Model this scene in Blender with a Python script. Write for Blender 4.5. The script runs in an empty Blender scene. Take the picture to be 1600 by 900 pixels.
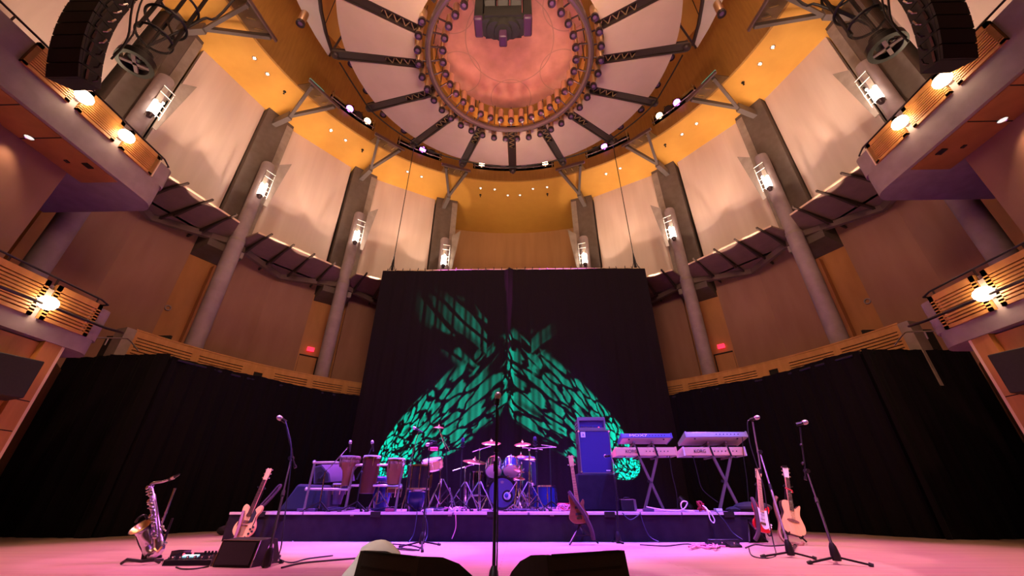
import bpy, bmesh, math, random
from mathutils import Vector, Matrix, Euler
rnd = random.Random(11)
SC = bpy.context.scene
COL = SC.collection
V = Vector
PI = math.pi
def rad(a): return math.radians(a)

# ------------------------------------------------------------------ camera (14 mm lens on the stage lip, tilted up)
CAM = V((0.196, 0.0, 0.5)); FPX = 609.6; PITCH = rad(28.8); YAW = rad(-1.215)
_f = V((math.sin(YAW)*math.cos(PITCH), math.cos(YAW)*math.cos(PITCH), math.sin(PITCH)))
_r = V((math.cos(YAW), -math.sin(YAW), 0)); _u = _r.cross(_f)
cd = bpy.data.cameras.new('camera'); cam = bpy.data.objects.new('camera', cd); COL.objects.link(cam)
cam.location = CAM; cam.rotation_euler = (PI/2+PITCH, 0, -YAW)
cd.sensor_width = 36; cd.lens = 36*FPX/1600; cd.clip_start = .05; cd.clip_end = 200
SC.camera = cam
def ray(x, y): return _f*FPX + _r*(x-800) + _u*(450-y)
def pY(x, y, Y): d = ray(x, y); return CAM + d*(Y/d.y)                 # measured point at stage depth Y
def pZ(x, y, z): d = ray(x, y); return CAM + d*((z-CAM.z)/d.z)         # measured point at height z
YC = 4.65                                                               # centre of the round hall
def pol(R, a, z, s=1): return V((s*R*math.sin(rad(a)), YC+R*math.cos(rad(a)), z))

# ------------------------------------------------------------------ materials
def mat(name, c, r=.5, m=0., c2=None, sc=6., st=(1, 1, 1), bump=0., em=0., ec=None, sheen=0., coat=0., spec=.5, dist=.01, trans=0.):
    mt = bpy.data.materials.new(name); mt.use_nodes = True
    nt = mt.node_tree; b = nt.nodes['Principled BSDF']
    b.inputs['Base Color'].default_value = (*c, 1); b.inputs['Roughness'].default_value = r; b.inputs['Metallic'].default_value = m
    b.inputs['Specular IOR Level'].default_value = spec
    if sheen: b.inputs['Sheen Weight'].default_value = sheen; b.inputs['Sheen Roughness'].default_value = .5
    if coat: b.inputs['Coat Weight'].default_value = coat; b.inputs['Coat Roughness'].default_value = .1
    if trans: b.inputs['Transmission Weight'].default_value = trans
    if em: b.inputs['Emission Color'].default_value = (*(ec or c), 1); b.inputs['Emission Strength'].default_value = em
    if c2 is not None or bump:
        tc = nt.nodes.new('ShaderNodeTexCoord'); mp = nt.nodes.new('ShaderNodeMapping'); mp.inputs['Scale'].default_value = st
        nz = nt.nodes.new('ShaderNodeTexNoise'); nz.inputs['Scale'].default_value = sc; nz.inputs['Detail'].default_value = 5
        nt.links.new(tc.outputs['Object'], mp.inputs[0]); nt.links.new(mp.outputs[0], nz.inputs['Vector'])
        if c2 is not None:
            rp = nt.nodes.new('ShaderNodeValToRGB'); rp.color_ramp.elements[0].position = .35; rp.color_ramp.elements[1].position = .65
            rp.color_ramp.elements[0].color = (*c, 1); rp.color_ramp.elements[1].color = (*c2, 1)
            nt.links.new(nz.outputs['Fac'], rp.inputs[0]); nt.links.new(rp.outputs[0], b.inputs['Base Color'])
        if bump:
            bp = nt.nodes.new('ShaderNodeBump'); bp.inputs['Strength'].default_value = bump; bp.inputs['Distance'].default_value = dist
            nt.links.new(nz.outputs['Fac'], bp.inputs['Height']); nt.links.new(bp.outputs[0], b.inputs['Normal'])
    return mt
def floor_mat():
    mt = bpy.data.materials.new('maple_boards'); mt.use_nodes = True; nt = mt.node_tree; b = nt.nodes['Principled BSDF']
    tc = nt.nodes.new('ShaderNodeTexCoord'); br = nt.nodes.new('ShaderNodeTexBrick')
    br.inputs['Scale'].default_value = 1; br.inputs['Brick Width'].default_value = 1.6; br.inputs['Row Height'].default_value = .11
    br.inputs['Mortar Size'].default_value = .0025; br.inputs['Color1'].default_value = (.56, .40, .31, 1); br.inputs['Color2'].default_value = (.49, .345, .265, 1)
    br.inputs['Mortar'].default_value = (.25, .16, .1, 1)
    nz = nt.nodes.new('ShaderNodeTexNoise'); nz.inputs['Scale'].default_value = 3; mp = nt.nodes.new('ShaderNodeMapping'); mp.inputs['Scale'].default_value = (1, 12, 1)
    mx = nt.nodes.new('ShaderNodeMixRGB'); mx.blend_type = 'MULTIPLY'; mx.inputs[0].default_value = .35
    L = nt.links.new
    L(tc.outputs['Object'], br.inputs['Vector']); L(tc.outputs['Object'], mp.inputs[0]); L(mp.outputs[0], nz.inputs['Vector'])
    L(br.outputs['Color'], mx.inputs[1]); L(nz.outputs['Color'], mx.inputs[2]); L(mx.outputs[0], b.inputs['Base Color'])
    b.inputs['Roughness'].default_value = .42; b.inputs['Specular IOR Level'].default_value = .35
    return mt
def dome_mat():
    # round plaster medallion: large circle and overlapping outer circles scribed as thin raised lines
    mt = bpy.data.materials.new('scribed_plaster'); mt.use_nodes = True; nt = mt.node_tree; b = nt.nodes['Principled BSDF']; L = nt.links.new
    tc = nt.nodes.new('ShaderNodeTexCoord'); nz = nt.nodes.new('ShaderNodeTexNoise'); nz.inputs['Scale'].default_value = 2.2; nz.inputs['Detail'].default_value = 8
    rp = nt.nodes.new('ShaderNodeValToRGB'); rp.color_ramp.elements[0].position = .3; rp.color_ramp.elements[1].position = .7
    rp.color_ramp.elements[0].color = (.36, .17, .12, 1); rp.color_ramp.elements[1].color = (.52, .25, .18, 1)
    L(tc.outputs['Object'], nz.inputs['Vector']); L(nz.outputs['Fac'], rp.inputs[0])
    def ring(cx, cy, R, w):
        d = nt.nodes.new('ShaderNodeVectorMath'); d.operation = 'DISTANCE'; d.inputs[1].default_value = (cx, cy, 0)
        fl = nt.nodes.new('ShaderNodeVectorMath'); fl.operation = 'MULTIPLY'; fl.inputs[1].default_value = (1, 1, 0)
        L(tc.outputs['Object'], fl.inputs[0]); L(fl.outputs[0], d.inputs[0])
        a = nt.nodes.new('ShaderNodeMath'); a.operation = 'SUBTRACT'; a.inputs[1].default_value = R; L(d.outputs['Value'], a.inputs[0])
        ab = nt.nodes.new('ShaderNodeMath'); ab.operation = 'ABSOLUTE'; L(a.outputs[0], ab.inputs[0])
        lt = nt.nodes.new('ShaderNodeMath'); lt.operation = 'LESS_THAN'; lt.inputs[1].default_value = w; L(ab.outputs[0], lt.inputs[0])
        return lt.outputs[0]
    acc = ring(0, 0, 1.2, .014)
    for k in range(6):
        a = k*PI/3+PI/6; o = ring(1.72*math.cos(a), 1.72*math.sin(a), .62, .012)
        mx = nt.nodes.new('ShaderNodeMath'); mx.operation = 'MAXIMUM'; L(acc, mx.inputs[0]); L(o, mx.inputs[1]); acc = mx.outputs[0]
    cm = nt.nodes.new('ShaderNodeMixRGB'); L(acc, cm.inputs[0]); L(rp.outputs[0], cm.inputs[1]); cm.inputs[2].default_value = (.30, .17, .12, 1)
    L(cm.outputs[0], b.inputs['Base Color']); b.inputs['Roughness'].default_value = .7
    return mt
def mesh_mat():
    mt = bpy.data.materials.new('wire_mesh'); mt.use_nodes = True; nt = mt.node_tree; b = nt.nodes['Principled BSDF']; L = nt.links.new
    b.inputs['Base Color'].default_value = (.03, .022, .02, 1); b.inputs['Roughness'].default_value = .5
    tc = nt.nodes.new('ShaderNodeTexCoord'); sx = nt.nodes.new('ShaderNodeSeparateXYZ'); L(tc.outputs['UV'], sx.inputs[0])
    outs = []
    for k, n in ((0, 70), (1, 26)):
        m1 = nt.nodes.new('ShaderNodeMath'); m1.operation = 'MULTIPLY'; m1.inputs[1].default_value = n; L(sx.outputs[k], m1.inputs[0])
        fr = nt.nodes.new('ShaderNodeMath'); fr.operation = 'FRACT'; L(m1.outputs[0], fr.inputs[0])
        lt = nt.nodes.new('ShaderNodeMath'); lt.operation = 'LESS_THAN'; lt.inputs[1].default_value = .15; L(fr.outputs[0], lt.inputs[0]); outs.append(lt.outputs[0])
    mx = nt.nodes.new('ShaderNodeMath'); mx.operation = 'MAXIMUM'; L(outs[0], mx.inputs[0]); L(outs[1], mx.inputs[1])
    L(mx.outputs[0], b.inputs['Alpha'])
    return mt
K = {}
def mk():
    K['floor'] = floor_mat(); K['dome'] = dome_mat(); K['mesh'] = mesh_mat()
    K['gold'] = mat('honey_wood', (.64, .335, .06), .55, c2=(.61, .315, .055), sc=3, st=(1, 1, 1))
    K['drumwood'] = mat('shaded_honey_wood', (.37, .18, .035), .55, c2=(.31, .145, .027), sc=5, st=(3, 3, .3))  # darker copy of the honey wood; the drum's shade is in the colour
    K['wood'] = mat('maple_wood', (.55, .25, .075), .42, c2=(.46, .2, .055), sc=3, st=(3, 3, .6))
    K['wood2'] = mat('cherry_wood', (.42, .17, .05), .45, c2=(.34, .13, .035), sc=3, st=(1, 1, .3))
    K['wooddk'] = mat('brown_wood_door', (.22, .10, .035), .5, c2=(.17, .075, .025), sc=3, st=(1, 1, .3))
    K['slot'] = mat('slot_shadow_black', (.012, .008, .006), .9)
    K['weave'] = mat('brown_woven_panel', (.30, .15, .10), .85, c2=(.26, .125, .08), sc=2.5, st=(1, 1, .25), bump=.15)
    K['tan'] = mat('tan_wall_panel', (.52, .27, .12), .7, c2=(.45, .225, .095), sc=3, st=(1, 1, .1))
    K['banner'] = mat('pale_acoustic_fabric', (.66, .50, .42), .9, c2=(.62, .46, .385), sc=2.5, st=(2, 2, .15), bump=.2)
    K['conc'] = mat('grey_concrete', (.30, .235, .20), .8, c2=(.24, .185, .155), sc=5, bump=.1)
    K['concdk'] = mat('dark_concrete', (.12, .085, .07), .85, c2=(.10, .07, .055), sc=5, bump=.1)  # darkened concrete; the pilasters' shade is put into the colour
    K['concl'] = mat('pale_concrete', (.30, .225, .225), .8, c2=(.245, .18, .185), sc=4, bump=.12)  # a violet cast of the stage light is tinted into this concrete
    K['steel'] = mat('grey_painted_steel', (.16, .13, .12), .5, m=.3)
    K['brown_steel'] = mat('brown_painted_steel', (.12, .075, .06), .6, c2=(.14, .09, .075), sc=3)
    K['board'] = mat('brown_reflector_board', (.21, .13, .105), .7, c2=(.18, .11, .09), sc=4)
    K['trimlight'] = mat('pale_edge_trim', (.8, .6, .42), .5)
    K['rail'] = mat('dark_handrail', (.05, .03, .035), .35, m=.4)
    K['railm'] = mat('brushed_rail', (.45, .38, .36), .35, m=.8)
    K['black'] = mat('black_metal', (.007, .0065, .007), .45, m=.2)
    K['blackm'] = mat('black_speaker_coating', (.010, .009, .008), .6, c2=(.014, .012, .011), sc=40, bump=.3, dist=.002)
    K['grille'] = mat('black_speaker_grille', (.010, .009, .008), .6, c2=(.016, .014, .013), sc=160)
    K['gloss'] = mat('glossy_black', (.01, .01, .012), .18, coat=.5)
    K['shine'] = mat('worn_bright_metal', (.75, .72, .7), .25, m=1.)
    K['chrome'] = mat('chrome', (.82, .8, .8), .16, m=1.)
    K['cangold'] = mat('champagne_can_metal', (.80, .60, .42), .3, m=.9)
    K['candark'] = mat('dark_can_bezel', (.05, .03, .035), .3, m=.5)
    K['velvet'] = mat('black_velvet_drape', (.006, .005, .006), .95, c2=(.008, .006, .008), sc=30, sheen=.02, spec=.05)
    K['backvelvet'] = mat('black_backdrop_cloth', (.014, .0095, .0125), .9, c2=(.017, .011, .015), sc=30, sheen=.02, spec=.1)
    K['skirt'] = mat('black_riser_skirt', (.018, .012, .018), .9, c2=(.022, .015, .022), sc=8, spec=.1)
    K['deck'] = mat('riser_carpet', (.16, .12, .14), .8, c2=(.2, .15, .17), sc=12)
    K['deckedge'] = mat('pale_riser_edge', (.62, .5, .5), .5)
    K['petal'] = mat('pale_canopy_panel', (.60, .45, .35), .75, c2=(.55, .405, .31), sc=1.6)
    K['whitepanel'] = mat('white_reflector_panel', (.72, .62, .55), .7, c2=(.68, .58, .5), sc=1.5)
    K['pipe'] = mat('mauve_grey_pipe', (.16, .10, .105), .35, m=.5)
    K['truss'] = mat('dark_truss_metal', (.06, .04, .035), .45, m=.4)
    K['brasstruss'] = mat('brassy_truss_brace', (.55, .4, .18), .4, m=.7)
    K['glass'] = mat('smoky_glass_plate', (.14, .09, .055), .25, m=.2)
    K['lamp'] = mat('lamp_glow', (1, .9, .75), .4, em=34, ec=(1, .74, .46))
    K['lampw'] = mat('sconce_glow', (1, .95, .88), .4, em=9, ec=(1, .88, .70))
    K['lampdim'] = mat('sconce_frosted_rod', (1, .95, .88), .4, em=.35, ec=(1, .9, .76))
    K['spotglow'] = mat('downlight_glow', (1, .9, .8), .4, em=.9, ec=(1, .95, .88))
    K['warmglow'] = mat('warm_lantern_glow', (1, .8, .6), .4, em=14, ec=(1, .62, .32))
    K['violetglow'] = mat('violet_lantern_glow', (.8, .3, 1), .4, em=14, ec=(.62, .12, 1.))
    K['pinklens'] = mat('pink_lens', (.13, .06, .11), .15, em=.03, ec=(.9, .35, .8))
    K['tealglow'] = mat('teal_lit_edge', (.1, .5, .4), .3, em=.7, ec=(.1, .8, .6))
    K['exit'] = mat('exit_sign_red', (.8, .02, .05), .4, em=2.6, ec=(1, .02, .06))
    K['exitdim'] = mat('exit_letter', (.5, .02, .03), .4, em=.5, ec=(.8, .05, .1))
    K['white'] = mat('white_plastic', (.75, .72, .72), .4)
    K['led'] = mat('white_led', (1, 1, 1), .4, em=6, ec=(1, .95, .85))
    K['redled'] = mat('red_led', (1, .05, .05), .4, em=5, ec=(1, .05, .08))
    K['cyanled'] = mat('pale_display', (.5, .9, .9), .4, em=1.2, ec=(.4, .9, 1))
    K['brass'] = mat('silver_plated_brass', (.66, .62, .74), .22, m=1.)
    K['bellin'] = mat('gold_bell_interior', (.85, .62, .25), .3, m=1.)
    K['blond'] = mat('blond_guitar_top', (.82, .56, .22), .28, c2=(.76, .5, .18), sc=6, st=(6, 1, 1), coat=.4)
    K['spruce'] = mat('spruce_guitar_top', (.78, .5, .24), .3, c2=(.72, .45, .2), sc=5, st=(8, 1, 1), coat=.4)
    K['cherry'] = mat('cherry_red_lacquer', (.55, .015, .02), .2, coat=.6)
    K['walnut'] = mat('walnut_bass_body', (.26, .1, .04), .3, c2=(.2, .075, .03), sc=5, st=(1, 1, 5), coat=.4)
    K['mapleneck'] = mat('maple_neck', (.72, .47, .26), .35, c2=(.66, .42, .22), sc=5)
    K['rosewood'] = mat('dark_fretboard', (.07, .03, .022), .45)
    K['pick'] = mat('white_pickguard', (.8, .74, .74), .3)
    K['strap'] = mat('dark_guitar_strap', (.05, .025, .035), .8)
    K['strapb'] = mat('brown_leather_strap', (.2, .08, .06), .6)
    K['strapp'] = mat('mauve_guitar_strap', (.32, .16, .2), .7)
    K['hide'] = mat('drum_skin', (.74, .66, .66), .5)
    K['pinkhead'] = mat('pale_tom_head', (.82, .72, .74), .4)
    K['kickhead'] = mat('blue_lit_kick_head', (.07, .055, .16), .35)  # blue cast of the stage light is in the head colour
    K['shellblk'] = mat('black_drum_shell', (.015, .013, .016), .2, coat=.6)
    K['shellblue'] = mat('blue_lit_drum_shell', (.018, .03, .16), .25, coat=.5)  # blue stage light on the drums is put into the shell colour
    K['djwood'] = mat('djembe_wood', (.24, .10, .04), .4, c2=(.17, .07, .03), sc=4, st=(1, 1, .3))
    K['djrope'] = mat('djembe_rope', (.10, .05, .04), .9, c2=(.3, .2, .15), sc=30)
    K['ashiko'] = mat('mahogany_drum_shell', (.10, .028, .018), .35, c2=(.07, .018, .012), sc=4, st=(1, 1, .3))
    K['cymbal'] = mat('bronze_cymbal', (.72, .36, .22), .3, m=1., c2=(.64, .3, .18), sc=3)
    K['pinkblock'] = mat('pink_percussion_block', (.75, .08, .16), .4)
    K['cabgrille'] = mat('blue_lit_grille_cloth', (.02, .016, .13), .8, c2=(.026, .02, .16), sc=120)  # blue light falling on the cabinet is put into the cloth colour
    K['cabside'] = mat('black_tolex', (.03, .02, .022), .6)
    K['caseedge'] = mat('aluminium_case_edge', (.50, .46, .48), .3, m=.85)
    K['kbback'] = mat('blue_lit_keyboard_back', (.055, .06, .22), .4)  # the blue light on this back panel is part of its colour
    K['kbsilver'] = mat('silver_keyboard_back', (.42, .42, .5), .35, m=.5)
    K['kbunder'] = mat('pale_keyboard_underside', (.42, .36, .38), .5)
    K['kbcream'] = mat('warm_lit_cream_back', (.80, .50, .24), .45)  # warm stage light is mixed into the cream
    K['kbkeys'] = mat('white_piano_keys', (.8, .8, .8), .3)
    K['ink'] = mat('black_print', (.01, .01, .012), .6)
    K['wprint'] = mat('white_print', (.8, .8, .85), .5)
    K['cable'] = mat('black_cable', (.012, .01, .012), .5)
    K['wcable'] = mat('white_cable', (.7, .66, .7), .5)
    K['bcable'] = mat('blue_cable', (.02, .024, .07), .5)
    K['rcable'] = mat('red_cable', (.6, .03, .05), .5)
    K['pcable'] = mat('pink_cable', (.6, .25, .35), .5)
    K['micgrille'] = mat('silver_mic_grille', (.6, .56, .6), .4, m=.8, c2=(.45, .42, .45), sc=200)
    K['cloth'] = mat('white_towel', (.9, .88, .88), .95, c2=(.85, .83, .83), sc=14, bump=.4)
    K['bag'] = mat('black_bag', (.02, .017, .02), .85, c2=(.028, .022, .028), sc=5, bump=.6, dist=.03)
    K['purplewedge'] = mat('violet_lit_grey_cabinet', (.085, .05, .10), .5)  # violet stage light is mixed into the grey
    K['clustercap'] = mat('dark_purple_cap', (.05, .014, .05), .5)
    K['fin'] = mat('dark_bracket_steel', (.035, .02, .016), .6)
    K['stool'] = mat('blue_stool_vinyl', (.04, .06, .25), .4)
    K['case'] = mat('dark_case_cover', (.012, .012, .02), .85)
    K['nav'] = mat('navy_drum_cover', (.018, .018, .08), .7)
    K['fluorite'] = mat('silver_flute_metal', (.85, .78, .8), .2, m=1.)
mk()

# ------------------------------------------------------------------ mesh builder
class MB:
    def __init__(s): s.v = []; s.f = []
    def add(s, vs, fs, M=None):
        o = len(s.v)
        for p in vs:
            p = V(p); s.v.append(M @ p if M else p)
        for f in fs: s.f.append(tuple(i+o for i in f))
        return s
    def box(s, c, d, R=None):
        x, y, z = d[0]/2, d[1]/2, d[2]/2
        vs = [V((a, b, e)) for a in (-x, x) for b in (-y, y) for e in (-z, z)]
        c = V(c); vs = [(R @ p if R else p)+c for p in vs]
        return s.add(vs, [(0, 1, 3, 2), (4, 6, 7, 5), (0, 4, 5, 1), (2, 3, 7, 6), (0, 2, 6, 4), (1, 5, 7, 3)])
    def span(s, a, b): # axis aligned box from corner a to corner b
        a = V(a); b = V(b); return s.box((a+b)/2, [abs(q) for q in (b-a)])
    def bar(s, a, b, w, h, up=(0, 0, 1)):
        a = V(a); b = V(b); d = (b-a); L = d.length; d = d.normalized(); u = V(up)
        if abs(d.dot(u)) > .98: u = V((0, 1, 0))
        x = d.cross(u).normalized(); u = x.cross(d)
        R = Matrix((x, d, u)).transposed()
        return s.box((a+b)/2, (w, L, h), R)
    def cyl(s, a, b, r, r2=None, n=14, caps=True):
        a = V(a); b = V(b); r2 = r if r2 is None else r2
        d = (b-a).normalized(); u = V((0, 0, 1)) if abs(d.z) < .9 else V((1, 0, 0))
        x = d.cross(u).normalized(); y = d.cross(x)
        vs = [p+(x*math.cos(t)+y*math.sin(t))*q for p, q in ((a, r), (b, r2)) for t in [2*PI*k/n for k in range(n)]]
        fs = [(k, (k+1) % n, n+(k+1) % n, n+k) for k in range(n)]
        if caps: fs += [tuple(range(n))[::-1], tuple(range(n, 2*n))]
        return s.add(vs, fs)
    def tube(s, pts, r, n=8, closed=False):
        pts = [V(p) for p in pts]; m = len(pts); rs = r if isinstance(r, (list, tuple)) else [r]*m
        vs = []; prev = None
        for i, p in enumerate(pts):
            if closed: d = pts[(i+1) % m]-pts[i-1]
            else: d = pts[min(i+1, m-1)]-pts[max(i-1, 0)]
            d = d.normalized() if d.length > 1e-9 else V((0, 0, 1))
            if prev is None:
                u = V((0, 0, 1)) if abs(d.z) < .9 else V((1, 0, 0)); x = d.cross(u).normalized()
            else:
                x = prev-d*prev.dot(d); x = x.normalized() if x.length > 1e-6 else d.orthogonal().normalized()
            prev = x; y = d.cross(x)
            vs += [p+(x*math.cos(2*PI*k/n)+y*math.sin(2*PI*k/n))*rs[i] for k in range(n)]
        fs = []
        for i in range(m if closed else m-1):
            j = (i+1) % m
            fs += [(i*n+k, i*n+(k+1) % n, j*n+(k+1) % n, j*n+k) for k in range(n)]
        if not closed: fs += [tuple(range(n))[::-1], tuple(range((m-1)*n, m*n))]
        return s.add(vs, fs)
    def lathe(s, prof, o, ax=(0, 0, 1), n=24, cap0=True, cap1=True):
        o = V(o); d = V(ax).normalized(); u = V((0, 0, 1)) if abs(d.z) < .9 else V((0, 1, 0))
        x = d.cross(u).normalized(); y = d.cross(x); m = len(prof)
        vs = [o+d*h+(x*math.cos(2*PI*k/n)+y*math.sin(2*PI*k/n))*max(r, 1e-4) for r, h in prof for k in range(n)]
        fs = [(i*n+k, i*n+(k+1) % n, (i+1)*n+(k+1) % n, (i+1)*n+k) for i in range(m-1) for k in range(n)]
        if cap0: fs.append(tuple(range(n))[::-1])
        if cap1: fs.append(tuple(range((m-1)*n, m*n)))
        return s.add(vs, fs)
    def prism(s, poly, h0, h1, M=None): # polygon in x,y extruded along z
        n = len(poly); vs = [V((p[0], p[1], h0)) for p in poly]+[V((p[0], p[1], h1)) for p in poly]
        return s.add(vs, [tuple(range(n))[::-1], tuple(range(n, 2*n))]+[(k, (k+1) % n, n+(k+1) % n, n+k) for k in range(n)], M)
    def hexa(s, lo, hi): # box from 4 lower and 4 upper corners
        return s.add(list(lo)+list(hi), [(3, 2, 1, 0), (4, 5, 6, 7)]+[(k, (k+1) % 4, 4+(k+1) % 4, 4+k) for k in range(4)])
    def sphere(s, c, r, n=12, sq=(1, 1, 1)):
        c = V(c); m = n//2; vs = [c+V((0, 0, r*sq[2])), c-V((0, 0, r*sq[2]))]
        for i in range(1, m):
            t = PI*i/m
            vs += [c+V((r*sq[0]*math.sin(t)*math.cos(2*PI*k/n), r*sq[1]*math.sin(t)*math.sin(2*PI*k/n), r*sq[2]*math.cos(t))) for k in range(n)]
        fs = []
        for k in range(n):
            k2 = (k+1) % n; fs.append((0, 2+k, 2+k2)); e = 2+(m-2)*n; fs.append((1, e+k2, e+k))
            for i in range(m-2): fs.append((2+i*n+k, 2+(i+1)*n+k, 2+(i+1)*n+k2, 2+i*n+k2))
        return s.add(vs, fs)
    def ring(s, c, R, r, n=48, m=8, sx=1., sy=1.):
        c = V(c); return s.tube([c+V((R*sx*math.cos(2*PI*k/n), R*sy*math.sin(2*PI*k/n), 0)) for k in range(n)], r, m, True)
    def grid(s, rows, closed=False):
        m = len(rows); n = len(rows[0]); o = [p for r in rows for p in r]
        return s.add(o, [(i*n+k, i*n+(k+1) % n, (i+1)*n+(k+1) % n, (i+1)*n+k) for i in range(m-1) for k in range(n if closed else n-1)])
    def sector(s, R0, R1, a0, a1, z0, z1, step=3., c=(0, YC), sg=1): # curved bar between radii and heights, degrees from +Y
        k = max(1, int(abs(a1-a0)/step+.5)); rows = []
        for i in range(k+1):
            a = rad(a0+(a1-a0)*i/k); q = lambda R, z: V((c[0]+sg*R*math.sin(a), c[1]+R*math.cos(a), z))
            rows.append([q(R0, z0), q(R1, z0), q(R1, z1), q(R0, z1)])
        o = len(s.v); s.grid(rows, True); s.f += [(o, o+1, o+2, o+3), tuple(o+4*k+j for j in (3, 2, 1, 0))]
        return s
_cnt = {}
def link(name, data=None):
    o = bpy.data.objects.new(name, data); COL.objects.link(o); return o
def obj(name, mb, m, parent=None, world=True, bev=0., ang=35, uv=None):
    me = bpy.data.meshes.new(name); vs = mb.v
    if parent is not None and world:
        inv = parent['_m'] if False else PM[parent.name]
        vs = [inv @ p for p in vs]
    me.from_pydata([tuple(p) for p in vs], [], mb.f); me.update()
    b = bmesh.new(); b.from_mesh(me); bmesh.ops.recalc_face_normals(b, faces=b.faces); b.to_mesh(me); b.free()
    me.polygons.foreach_set('use_smooth', [True]*len(me.polygons)); me.set_sharp_from_angle(angle=rad(ang))
    ms = m if isinstance(m, (list, tuple)) else [m]
    for q in ms: me.materials.append(K[q])
    o = link(name, me)
    if parent is not None: o.parent = parent
    if bev:
        md = o.modifiers.new('edge', 'BEVEL'); md.width = bev; md.segments = 2; md.limit_method = 'ANGLE'; md.angle_limit = rad(40)
    PM[o.name] = PM[parent.name] if parent is not None else Matrix()
    return o
PM = {}
def tag(o, label, cat, group=None, kind=None):
    o['label'] = label; o['category'] = cat
    if group: o['group'] = group
    if kind: o['kind'] = kind
    return o
def thing(name, label, cat, loc=(0, 0, 0), group=None, kind=None, rz=0.):
    o = link(name); o.location = loc; o.rotation_euler = (0, 0, rz); o.empty_display_size = .1
    PM[o.name] = (Matrix.Translation(V(loc)) @ Matrix.Rotation(rz, 4, 'Z')).inverted()
    return tag(o, label, cat, group, kind)
def part(name, mb, m, t, label=None, **k):
    o = obj(name, mb, m, t, **k)
    if label: o['label'] = label
    return o
def text(name, s, size, loc, rot, m, parent, ext=.001, sx=1.):
    cu = bpy.data.curves.new(name, 'FONT'); cu.body = s; cu.size = size; cu.extrude = ext; cu.align_x = 'CENTER'; cu.align_y = 'CENTER'
    cu.materials.append(K[m]); o = link(name, cu)
    Mw = Matrix.Translation(V(loc)) @ Euler(rot).to_matrix().to_4x4() @ Matrix.Diagonal((sx, 1, 1, 1))
    bpy.context.view_layer.update(); me = bpy.data.meshes.new_from_object(o.evaluated_get(bpy.context.evaluated_depsgraph_get()))
    bpy.data.objects.remove(o); o = link(name, me)
    o.parent = parent; o.matrix_local = PM[parent.name] @ Mw
    return o
def smooth(pts, n=6, closed=True):
    P = [V((*p, 0)) if len(p) == 2 else V(p) for p in pts]; m = len(P); out = []
    for i in range(m if closed else m-1):
        if closed: a, b, c, d = P[i-1], P[i], P[(i+1) % m], P[(i+2) % m]
        else: a, b, c, d = P[max(i-1, 0)], P[i], P[i+1], P[min(i+2, m-1)]
        for k in range(n):
            t = k/n; out.append(.5*((2*b)+(c-a)*t+(2*a-5*b+4*c-d)*t*t+(3*b-a-3*c+d)*t**3))
    if not closed: out.append(P[-1])
    return out
ORD = ['first', 'second', 'third', 'fourth', 'fifth', 'sixth', 'seventh', 'eighth', 'ninth', 'tenth', 'eleventh', 'twelfth', 'thirteenth', 'fourteenth', 'fifteenth', 'sixteenth', 'seventeenth', 'eighteenth', 'nineteenth', 'twentieth']
SIDE = {-1: 'on saxophone side', 1: 'on keyboard side'}
SN = {-1: 'left', 1: 'right'}
# ================================================================== THE HALL
CA = [81.3, 61.4, 40.5, 18.6]                    # column bearings seen from the hall centre
CN = ['by the upper balcony', 'between balcony and exit', 'by the exit sign', 'by the backdrop']
ZS = 12.5; ZL = 7.15
tag(obj('floor', MB().box((0, 9, -.1), (26, 26, .2)), 'floor'), 'pale maple board stage floor', 'floor', kind='structure')
# rear and side shell of the auditorium (behind the camera, closes the room)
m = MB(); m.sector(11.9, 12.1, 88, 272, -.2, 18, 6)
tag(obj('wall_rear', m, 'wooddk'), 'dim rear auditorium wall behind the audience', 'wall', kind='structure')
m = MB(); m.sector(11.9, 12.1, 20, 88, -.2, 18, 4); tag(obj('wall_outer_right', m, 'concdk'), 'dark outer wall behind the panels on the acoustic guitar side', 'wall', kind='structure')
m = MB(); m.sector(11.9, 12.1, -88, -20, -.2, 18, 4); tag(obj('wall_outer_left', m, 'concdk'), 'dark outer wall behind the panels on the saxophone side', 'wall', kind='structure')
# concave wall of the centre bay
m = MB(); m.sector(11.4, 11.7, -20, 20, 0, ZS+.1, 2.5)
tag(obj('wall_back', m, 'tan'), 'concave tan wooden wall above the backdrop', 'wall', kind='structure')
# soffit, drum, ceiling
m = MB(); m.sector(7.7, 12.05, 0, 360, ZS, ZS+.12, 3)
cl = tag(obj('ceiling_soffit', m, 'gold'), 'golden wooden ring soffit around the ceiling opening', 'ceiling', kind='structure')
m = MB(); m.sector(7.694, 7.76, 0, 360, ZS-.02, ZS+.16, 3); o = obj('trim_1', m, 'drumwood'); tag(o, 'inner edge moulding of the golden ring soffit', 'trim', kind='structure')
TROUGH = [(-57.5, -44.2), (-37, -23.2), (-13, 13), (23.2, 37), (44.2, 57.5)]
m = MB(); z0, z1 = 13.06, 13.5
m.sector(7.7, 7.8, 0, 360, ZS+.1, z0, 3); m.sector(7.7, 7.8, 0, 360, z1, 15.95, 3)
ed = [-180]+[a for t in TROUGH for a in t]+[180]
for i in range(0, len(ed), 2): m.sector(7.7, 7.8, ed[i], ed[i+1], z0, z1, 3)
tag(obj('wall_drum', m, 'drumwood'), 'shade-toned honey wood cylinder wall rising above the ring soffit', 'wall', kind='structure')
m = MB().lathe([(7.85, 15.9), (7.85, 16.1)], (0, YC, 0), n=64)
tag(obj('ceiling', m, 'gold'), 'golden ceiling far above the canopy', 'ceiling', kind='structure')
TL = ['outermost on saxophone side', 'second on saxophone side', 'in the middle above the backdrop', 'second on keyboard side', 'outermost on keyboard side']
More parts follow.
